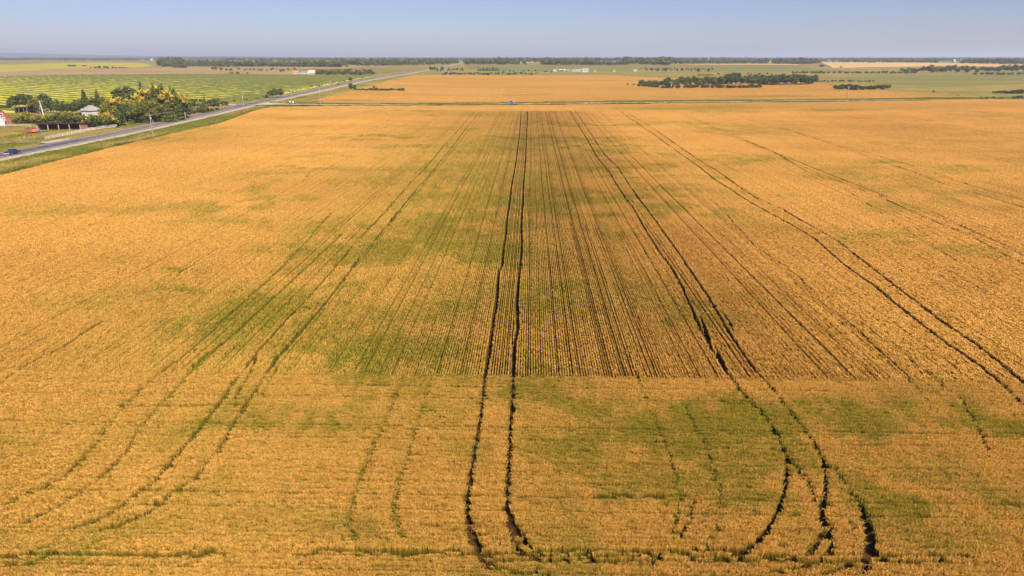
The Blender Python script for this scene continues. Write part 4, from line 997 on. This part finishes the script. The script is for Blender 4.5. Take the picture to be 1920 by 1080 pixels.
# red barn at the left edge
def gambrel(w, h1, h2, h3): return [(-w, 0), (w, 0), (w, h1), (w * .62, h2), (0, h3), (-w * .62, h2), (-w, h1)]
bx, by = at(6, 232); e = empty('red_barn', bx, by, rz=1.1); tag(e, 'red gambrel barn cut by the left edge of the picture', 'barn')
s = metres(1, bx, by); W_, h1, h2, h3 = 8.5 * s, 9 * s, 19 * s, 25 * s
MB().prism(gambrel(W_, h1, h2, h3), 0, 14, 'y').build('wall', m_red, e)
mb = MB(); G = gambrel(W_ + .25, h1 - .1, h2 + .12, h3 + .15)
for i in (2, 3, 4, 5):
    (x0, z0), (x1, z1) = G[i], G[i + 1]; dx, dz = x1 - x0, z1 - z0; l = math.hypot(dx, dz); nx, nz = dz / l * .14, -dx / l * .14
    mb.prism([(x0, z0), (x1, z1), (x1 + nx, z1 + nz), (x0 + nx, z0 + nz)], -.5, 14.5, 'y')
mb.build('roof', m_orange, e)
f = MB().box(-1.3, 1.3, -.08, .02, 0, 3).build('door', m_trim, e); MB().box(-1.15, 1.15, -.12, -.083, .1, 2.85).build('panel', m_red, f)
f = MB().box(-.7, .7, -.08, .02, h2 - 1.2, h2).build('window', m_trim, e); MB().box(-.55, .55, -.11, -.083, h2 - 1.05, h2 - .15).build('pane', m_glass, f)
x, y = at(20, 228.5); e = empty('red_lean_to', x, y, rz=-.5); tag(e, 'low red shed just right of the red barn', 'shed')
w_ = metres(5, x, y); MB().prism([(-2, 0), (2.2, 0), (2.2, 1.9), (-2, 2.7)], -w_, w_, 'x').build('wall', m_red, e); MB().prism([(-2.3, 2.75), (2.5, 1.88), (2.5, 2.0), (-2.3, 2.9)], -w_ - .3, w_ + .3, 'x').build('roof', m_orange, e)
x, y = at(1, 236); e = empty('white_shed', x, y, rz=.5); tag(e, 'little white gabled shed in front of the red barn', 'shed')
MB().prism([(-2, 0), (2, 0), (2, 2.2), (0, 4.2), (-2, 2.2)], 0, 3.4, 'y').build('wall', m_white, e)
MB().prism([(-2.3, 2.0), (0, 4.3), (2.3, 2.0), (2.3, 2.2), (0, 4.5), (-2.3, 2.2)], -.2, 3.6, 'y').build('roof', m_grey, e)
# dark pole shed behind
x, y = at(40, 212); e = empty('pole_shed', x, y, rz=-.05); tag(e, 'dark open pole shed with rusty roof under the dark trees', 'shed')
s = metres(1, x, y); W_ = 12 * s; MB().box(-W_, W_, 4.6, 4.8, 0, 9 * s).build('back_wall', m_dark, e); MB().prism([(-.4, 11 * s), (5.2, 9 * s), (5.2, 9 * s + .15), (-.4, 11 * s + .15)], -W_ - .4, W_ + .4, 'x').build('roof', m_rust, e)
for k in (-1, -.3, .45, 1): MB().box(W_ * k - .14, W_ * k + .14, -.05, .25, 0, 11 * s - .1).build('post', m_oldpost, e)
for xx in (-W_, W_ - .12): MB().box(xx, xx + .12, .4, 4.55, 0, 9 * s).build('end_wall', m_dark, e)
# red box wagon
x, y = at(60, 250.6); e = empty('box_wagon', x, y, rz=-.28); tag(e, 'small red box wagon standing in the paddock before the shelter', 'wagon')
s = metres(1, x, y); Lw, Ww, Hw = 8.0 * s, 1.3, 9.5 * s
MB().box(-Lw, Lw, -Ww, Ww, .8, Hw).build('box', m_red, e, bevel=.04)
MB().prism([(-Ww - .1, Hw), (Ww + .1, Hw), (Ww * .6, Hw + .35), (-Ww * .6, Hw + .35)], -Lw - .1, Lw + .1, 'x').build('roof', m_rust, e)
MB().box(Lw + .003, Lw + .06, -Ww * .9, Ww * .9, .9, Hw - .1).build('tailgate', plain('sunlit red panel', (.62, .19, .07), .8, .2, 2), e)  # wagon's sunward end: the sunlight is put into this brighter orange
MB().box(-Lw - 1.4, -Lw, -.07, .07, .6, .75).build('drawbar', m_rust, e)
m_tyre = plain('tyre rubber', (.03, .03, .03), .9, .1, 3); m_rim = plain('rim', (.35, .30, .22), .5, .1, 3)
for sx in (-Lw * .65, Lw * .65):
    for sy in (-1, 1):
        wq = MB().tube((sx, sy * (Ww + .02), .42), (sx, sy * (Ww + .26), .42), .42, n=16).build('wheel', m_tyre, e); MB().tube((sx, sy * (Ww + .262), .42), (sx, sy * (Ww + .29), .42), .2, n=12).build('rim', m_rim, wq)
x, y = at(78, 248.6); e = empty('feed_tub', x, y); tag(e, 'bright blue feed tub on the grass before the shelter', 'tub')
m_blue = plain('blue plastic', (.03, .25, .62), .5, .1, 2)
mb = MB(); n = 18; prof = [(.95, 0), (1.15, .75), (1.25, .78), (1.05, .70), (.85, .1), (0, .1)]
V_ = [(r * math.cos(2 * math.pi * i / n), r * math.sin(2 * math.pi * i / n), z) for r, z in prof for i in range(n)]
mb.add(V_, [(j * n + i, j * n + (i + 1) % n, (j + 1) * n + (i + 1) % n, (j + 1) * n + i) for j in range(len(prof) - 1) for i in range(n)]); o = mb.build('tub', m_blue, e, smooth=True)
x, y = at(18.7, 243.4); e = empty('barrel', x, y); tag(e, 'red steel barrel standing alone in the paddock', 'barrel')
MB().tube((0, 0, 0), (0, 0, 1.15), .42, n=18).build('drum', m_red, e)
for z in (.38, .77, 1.13): MB().tube((0, 0, z), (0, 0, z + .05), .445, n=18).build('hoop', m_rust, e)
x, y = at(74, 242.8); e = empty('hay_bale', x, y, rz=.5); tag(e, 'pale round hay bale at the left end of the shelter', 'hay bale')
MB().tube((-.75, 0, .85), (.75, 0, .85), .85, n=20).build('bale', plain('pale straw', (.62, .48, .30), .95, .2, 4), e)

# small far buildings
def gable(name, px0, px1, base, wall_top, roof_top, wmat, rmat, label, cat, depth=8, rz=0.0, wins=2):
    pc_ = (px0 + px1) / 2; x, y = at(pc_, base); e = empty(name, x, y, rz=rz); tag(e, label, cat)
    w = metres(px1 - px0, x, y) / 2; h = max(metres(base - wall_top, x, y), 2); r = max(metres(base - roof_top, x, y), h + .8)
    MB().box(-w, w, 0, depth, 0, h).build('wall', wmat, e)
    MB().prism([(-.5, h - .1), (depth / 2, r), (depth + .5, h - .1), (depth + .5, h + .08), (depth / 2, r + .2), (-.5, h + .08)], -w - .5, w + .5, 'x').build('roof', rmat, e)
    for sx in (-w + .0, w - .1): MB().prism([(0, h), (depth, h), (depth / 2, r - .02)], sx, sx + .1, 'x').build('gable', wmat, e)
    for k in range(wins):
        xx = -w + 2 * w * (k + .5) / wins
        f = MB().box(xx - .8, xx + .8, -.08, .02, h * .3, h * .75).build('window', m_trim, e); MB().box(xx - .65, xx + .65, -.11, -.083, h * .34, h * .71).build('pane', m_glass, f)
    return e
gable('farmhouse', 549, 559, 139, 136.5, 133, m_white, m_orange, 'far white farmhouse with orange roof at the swathed field corner', 'house', 9)
gable('garage', 563, 575, 138.6, 137.2, 135.8, m_grey, plain('blue grey roof', (.25, .28, .36), .7, .1, 1), 'low blue grey outbuilding between far farmhouse and pink roofed barn', 'outbuilding', 7, wins=3)
gable('barn', 577, 589, 139.6, 137.2, 132.4, m_white, m_pink, 'far barn with faded pink roof at the left end of a tree belt', 'barn', 12)
gable('machine_shed', 661, 676, 135.0, 133.2, 131.6, m_white, m_white, 'long low white shed inside the far tree belt', 'shed', 9, wins=4)
gable('house', 1188, 1193.5, 134.4, 133, 131.6, m_white, m_grey, 'lone far white house left of the loose tree row', 'house', 8)
gable('house', 745, 751, 121.5, 120, 118.6, m_white, m_grey, 'tiny white house by the woodland left of the far highway', 'house', 9)
gable('house', 771, 776, 120.3, 119, 117.3, m_white, m_grey, 'tiny white house with steep roof left of the highway vanishing point', 'house', 9)
gable('house', 800, 805, 119.6, 118, 116.4, m_white, m_white, 'tiny pale house among trees just left of the road end', 'house', 9)
gable('house', 945, 951, 120.4, 119.2, 118.2, m_white, m_grey, 'tiny white house before the dark wood in the middle distance', 'house', 9)
gable('storage_shed', 1037.5, 1043.5, 134.6, 133, 132, m_white, m_grey, 'small white shed at the left end of the far white farmyard', 'shed', 8)
gable('storage_shed', 1048, 1054, 133.6, 132.6, 131.6, m_dark, m_grey, 'dark low shed second from left in the far white farmyard', 'shed', 7)
gable('storage_shed', 1056.5, 1060, 133.4, 132, 130.8, m_white, m_pink, 'narrow white shed with reddish roof in the far white farmyard', 'shed', 7, wins=1)
gable('storage_shed', 1073, 1079, 134.4, 133.4, 132.4, m_white, m_white, 'low white shed between round roofed hut and grey shed', 'shed', 7)
gable('storage_shed', 1081, 1089, 134.2, 132.6, 131.8, m_grey, m_grey, 'grey shed just left of the biggest white farm building', 'shed', 9)
gable('farm_hall', 1091, 1103, 135, 130.6, 129.4, m_white, m_white, 'biggest white building at the right of the far farmyard', 'building', 14, wins=4)
x, y = at(1067, 134.2); e = empty('round_roofed_hut', x, y, rz=.3); tag(e, 'white round roofed hut in the middle of the far farmyard', 'hut')
w_ = metres(6, x, y) / 2; prof = [(w_ * math.cos(a), w_ * 1.1 * math.sin(a)) for a in np.linspace(0, math.pi, 14)]; MB().prism(prof, 0, 10, 'y').build('shell', m_white, e); MB().box(-w_ * .45, w_ * .45, -.06, .03, 0, w_ * .8).build('door', m_dark, e)
gable('outbuilding', 1114, 1117.5, 134.6, 133.6, 132.8, m_pink, m_orange, 'tiny tan outbuilding right of the biggest white building', 'outbuilding', 6, wins=1)
gable('cabin', 1149, 1154, 134.6, 134, 133.2, m_white, m_orange, 'tiny tan cabin between the white farmyard and lone house', 'cabin', 6, wins=1)
gable('red_shed', 972, 976.5, 137, 135.2, 134, m_red, m_red, 'tiny bright red shed in the scrub behind the far wheat', 'shed', 5, wins=1)
for i, (px, py) in enumerate([(284,114),(505,113.6),(640,112.6),(690,111.8),(1003,113.2),(1085,112.4),(1262,114.4),(1330,112.6),(1500,112.3),(1715,115.5),(1760,116),(1790,116.4),(1803,116.5),(1850,114),(1655,111.5)]):
    x, y = at(px, py); w = min(metres(1.6, x, y), 5.5); e = empty('distant_house', x, y); tag(e, 'tiny pale building out on the hazy plain', 'building', 'tiny pale buildings on the hazy plain')
    MB().box(-w, w, 0, 10, 0, 4.5).build('wall', m_white, e); MB().prism([(-.6, 4.45), (5, 7.5), (10.6, 4.45)], -w - .5, w + .5, 'x').build('roof', m_grey, e)

# ================================================================== FENCES
m_rail = plain('weathered white rail', (.62, .58, .52), .9, .2, 2)
def fence(name, px, gap, h, rails, mat, label, r=.09, rh=.10):
    P = path(px); d = np.hypot(*np.diff(P, axis=0).T); s = np.r_[0, np.cumsum(d)]; k = max(2, int(s[-1] / gap) + 1); t = np.linspace(0, s[-1], k)
    X, Y = np.interp(t, s, P[:, 0]), np.interp(t, s, P[:, 1]); e = empty(name, X[0], Y[0]); tag(e, label, 'fence'); z0 = e.location.z
    L = [(X[i] - X[0], Y[i] - Y[0], float(TZ(X[i], Y[i])) - z0) for i in range(k)]
    for (x, y, z) in L: MB().tube((x, y, z - .1), (x, y, z + h), r, r * .9, 6).build('post', mat, e)
    for q in rails:
        mb = MB()
        for a, b_ in zip(L[:-1], L[1:]): mb.tube((a[0], a[1], a[2] + q), (b_[0], b_[1], b_[2] + q), rh, n=4)
        mb.build('rail', mat, e)
fence('rail_fence', [(84, 263.5), (113, 257.5), (140, 252), (165, 246.8), (200, 241), (219, 239.5)], 3.2, 1.45, (.45, .85, 1.3), m_rail, 'pale rail fence curving along the paddock beside the highway')
fence('post_fence', [(-25, 269), (0, 269.5), (30, 271), (64, 270), (84, 264.5)], 3.6, 1.7, (.7, 1.25), m_oldpost, 'dark post fence in front of the straw coloured paddock', .12, .05)
fence('board_fence', [(8, 238.5), (30, 238), (58, 239)], 3.5, 1.4, (.6, 1.1), plain('grey boards', (.40, .35, .29), .9, .2, 2), 'low grey board fence behind the red wagon', .1, .12)
fence('field_fence', [(150, 290), (215, 273.5), (300, 254)], 7, 1.2, (.6, 1.05), m_oldpost, 'thin dark fence along the ditch beside the wheat edge', .07, .015)

# ================================================================== POLES
m_pole = plain('grey wooden pole', (.25, .21, .17), .9, .2, 1.5); m_ins = plain('brown insulator', (.20, .14, .10), .4, .1, 2)
pole0 = empty('utility_pole', 0, 0, 0)
MB().tube((0, 0, -.3), (0, 0, 11), .20, .14, 10).build('pole', m_pole, pole0)
arm = MB().box(-1.3, 1.3, -.17, -.05, 10.2, 10.36).build('crossarm', m_pole, pole0)
for k in (-1.15, -.45, .45, 1.15): MB().tube((k, -.11, 10.363), (k, -.11, 10.58), .06, .04, 8).build('insulator', m_ins, arm)
MB().tube((.25, 0, 8.6), (.25, 0, 9.5), .2, n=12).build('transformer', m_grey, pole0)
def put_pole(first, px, base, top, label, group, rz=0.0):
    x, y = at(px, base); o = pole0 if first else copy_tree(pole0); o.location = (x, y, float(TZ(x, y))); s = metres(base - top, x, y) / 10.7; o.scale = (1, 1, max(.8, min(1.15, s))); o.rotation_euler = (0, 0, rz); tag(o, label, 'utility pole', group); return o
HP = []
for i, (px, b_, t_, lb) in enumerate([(288, 261.5, 215.5, 'nearest tall pale utility pole standing against the highway'), (458, 213.5, 178, 'utility pole against the highway right of the grove'),
        (547.5, 192.5, 168, 'utility pole beside the highway and gravel road junction'), (621, 176.5, 151, 'utility pole in the highway ditch beyond the junction'), (713, 148.6, 135, 'farthest thin utility pole where the highway narrows')]):
    HP.append(put_pole(i == 0, px, b_, t_, lb, 'utility poles along the highway'))
for px, b_, t_, lb in [(601, 197.4, 168, 'utility pole by the gravel road left of the far wheat tip'), (927, 193.6, 169, 'utility pole by the gravel road left of the blue pickup'), (1256.5, 187.9, 153, 'utility pole in front of the big tree clump'), (1587.5, 185.6, 164, 'utility pole in front of the smaller clump on the right')]:
    put_pole(False, px, b_, t_, lb, 'utility poles along the gravel road')
m_wire = plain('dull wire', (.25, .24, .23), .6, .05, 2)
for a, b_ in zip(HP[:-1], HP[1:]):
    e = MB()
    for k in (-1.15, .45, 1.15):
        A = Vector(a.location) + Vector((k, -.11, 10.55 * a.scale.z)); B = Vector(b_.location) + Vector((k, -.11, 10.55 * b_.scale.z)); pr = A
        for t in np.linspace(.1, 1, 10): q_ = A.lerp(B, t); q_.z -= 5.2 * t * (1 - t); e.tube(pr, q_, .018, n=4); pr = q_
    o = e.build('power_wires', m_wire); tag(o, 'thin sagging power wires strung between highway utility poles', 'wires', 'power wires along the highway')
# small signs and marker posts
def sign(px, base, hpx, colr, label, w=.75, octo=False, rz=0.0, name='road_sign'):
    x, y = at(px, base); e = empty(name, x, y, rz=rz); h = max(metres(hpx, x, y), 1.6); tag(e, label, 'sign')
    MB().box(-.05, .05, -.04, .04, -.1, h - .1).build('post', m_oldpost, e)
    n_ = 8 if octo else 4; r_ = w / 2 / math.cos(math.pi / n_)
    MB().prism([(r_ * math.cos(math.pi / n_ + 2 * math.pi * i / n_), h - w / 2 + r_ * math.sin(math.pi / n_ + 2 * math.pi * i / n_)) for i in range(n_)], -.06, -.041, 'y').build('plate', plain('sign plate', colr, .5, .1, 3), e)
sign(531.5, 196.8, 5.5, (.42, .10, .08), 'left of two small reddish signs at the gravel road mouth', 1.0)
sign(534.8, 196.8, 5.5, (.35, .11, .10), 'right of two small reddish signs at the gravel road mouth', 1.0)
sign(544.5, 195.2, 5.5, (.55, .56, .58), 'small grey sign left of the pole at the junction', .8)
sign(550, 195, 4.5, (.72, .70, .68), 'small pale sign right of the pole at the junction', .8)
for px, b_, lb in [(474, 195, 'white marker post at the highway edge before the junction'), (688, 197.2, 'white marker post beside the gravel road')]:
    x, y = at(px, b_); e = empty('marker_post', x, y); tag(e, lb, 'marker post'); MB().tube((0, 0, 0), (0, 0, 1.5), .11, n=8).build('post', m_white, e); MB().tube((0, 0, 1.2), (0, 0, 1.38), .118, n=8).build('band', m_dark, e)

# ================================================================== VEHICLES
m_vglass, nt, b = new_mat('vehicle glass', .08); b.inputs['Base Color'].default_value = (.02, .025, .03, 1); b.inputs['Specular IOR Level'].default_value = .7
m_lamp = plain('headlight lens', (.75, .75, .72), .2, .05, 3); m_tail = plain('tail light', (.45, .02, .02), .3, .05, 3); m_chrome = plain('bumper', (.45, .45, .46), .35, .08, 3)
def paint(name, c):
    m, nt, b = new_mat(name, .38); b.inputs['Base Color'].default_value = c4(c); b.inputs['Specular IOR Level'].default_value = .5; b.inputs['Coat Weight'].default_value = .4; return m
def wheels(e, xs, w, r):
    for sx in xs:
        for sy in (-1, 1):
            wq = MB().tube((sx, sy * (w - .25), r), (sx, sy * w, r), r, n=20).build('wheel', m_tyre, e); MB().tube((sx, sy * (w + .003), r), (sx, sy * (w + .02), r), r * .58, n=14).build('rim', m_rim, wq)
def pickup(x, y, rz, c, label, dz):
    """nose towards +x"""
    e = empty('pickup_truck', x, y, rz=rz, dz=dz); tag(e, label, 'pickup truck'); pm = paint('truck paint', c); w = .98
    MB().prism([(-2.85, .48), (2.8, .48), (2.85, .95), (2.7, 1.12), (1.1, 1.22), (1.0, 1.22), (-2.85, 1.22)], -w, w, 'y').build('body', pm, e, bevel=.05)
    cab = MB(); cab.add([(-.95, -w + .06, 1.2), (1.25, -w + .06, 1.2), (1.25, w - .06, 1.2), (-.95, w - .06, 1.2), (-.8, -w + .2, 1.88), (.5, -w + .2, 1.88), (.5, w - .2, 1.88), (-.8, w - .2, 1.88)],
        [(0, 1, 5, 4), (1, 2, 6, 5), (2, 3, 7, 6), (3, 0, 4, 7), (4, 5, 6, 7), (3, 2, 1, 0)])
    cb = cab.build('cab', pm, e, bevel=.03)
    MB().add([(1.245, -.74, 1.25), (1.245, .74, 1.25), (.58, .66, 1.82), (.58, -.66, 1.82)], [(0, 1, 2, 3)]).build('windshield', m_vglass, cb).location.x = .04
    for sy in (-1, 1):
        for a0, a1 in ((-.78, .1), (.16, .92)):
            MB().add([(a0, sy * (w - .045), 1.28), (a1, sy * (w - .045), 1.28), (min(a1, .55), sy * (w - .175), 1.8), (a0, sy * (w - .175), 1.8)], [(0, 1, 2, 3)]).build('window', m_vglass, cb).location.y = sy * .02
        MB().box(2.86, 2.9, sy * .72 - .18, sy * .72 + .18, .78, .98).build('headlight', m_lamp, e); MB().box(-2.9, -2.86, sy * .82 - .1, sy * .82 + .1, .75, 1.1).build('taillight', m_tail, e)
        MB().box(.75, .95, sy * (w + .05) - .09, sy * (w + .05) + .09, 1.28, 1.48).build('mirror', m_dark, e)
    MB().box(-2.6, -1.1, -w + .14, w - .14, 1.223, 1.235).build('bed', m_dark, e)
    MB().box(2.86, 2.98, -w, w, .42, .64).build('bumper', m_chrome, e); MB().box(-2.98, -2.86, -w, w, .42, .64).build('bumper', m_chrome, e)
    MB().box(2.86, 2.89, -.48, .48, .70, 1.0).build('grille', m_dark, e)
    wheels(e, (-1.75, 1.8), w + .03, .40); return e
x, y = at(7, 291.8); pickup(HX + 3.0, y, R(90), (.010, .022, .10), 'dark blue pickup driving on the highway at the left edge', .48)
x, y = at(962, 194.6); pickup(x - 1.2, float(np.interp(x, XR[:, 0], XR[:, 1])) + 1.6, R(2), (.02, .09, .34), 'bright blue pickup on the gravel road behind the near wheat', .29)
x, y = at(639.5, 159.5)
e = empty('car', HX - 2.0, y, rz=R(-90), dz=.48); tag(e, 'small dark car far along the highway', 'car'); pm = paint('dark car paint', (.02, .03, .06))
MB().prism([(-2.2, .32), (2.2, .32), (2.25, .7), (1.1, .92), (-1.9, .98), (-2.25, .85)], -.9, .9, 'y').build('body', pm, e, bevel=.05)
cb = MB().prism([(-1.6, .94), (1.0, .9), (.3, 1.42), (-1.1, 1.44)], -.74, .74, 'y').build('cab', m_vglass, e, bevel=.03); MB().box(-1.0, .25, -.66, .66, 1.435, 1.465).build('roof', pm, cb)
for sy in (-1, 1): MB().box(2.2, 2.28, sy * .62 - .16, sy * .62 + .16, .6, .74).build('headlight', m_lamp, e); MB().box(-2.29, -2.24, sy * .62 - .16, sy * .62 + .16, .66, .8).build('taillight', m_tail, e)
wheels(e, (-1.4, 1.4), .9, .33)
# driveways
for px, base, w in [(118, 266, 5), (360, 219.5, 5), (440, 197.5, 4)]:
    x, y = at(px, base); o = MB().add([(HX - 5.5, y - w * 1.6, float(TZ(HX, y)) + .455), (HX - 5.5, y + w * 1.6, float(TZ(HX, y)) + .455), (HX - 14, y + w, float(TZ(HX - 14, y)) + .26), (HX - 26, y + w, float(TZ(HX - 26, y)) + .22), (HX - 26, y - w, float(TZ(HX - 26, y)) + .22), (HX - 14, y - w, float(TZ(HX - 14, y)) + .26)], [(0, 1, 2, 5), (2, 3, 4, 5)]).build('driveway', m_gravel); o['kind'] = 'structure'

# ================================================================== HAZE
mh = bpy.data.materials.new('haze'); mh.use_nodes = True; nt = mh.node_tree; nt.nodes.clear()
ho = nt.nodes.new('ShaderNodeOutputMaterial'); pv = nt.nodes.new('ShaderNodeVolumePrincipled')
pv.inputs['Color'].default_value = (.74, .79, .98, 1); pv.inputs['Density'].default_value = 1.35e-4; pv.inputs['Anisotropy'].default_value = .2
nt.links.new(pv.outputs[0], ho.inputs['Volume'])
mb = MB().box(-33500, 33500, -1500, 37500, -3, 118); hz = mb.build('haze', mh); tag(hz, 'thin pale haze lying over the whole plain', 'haze', kind='stuff')
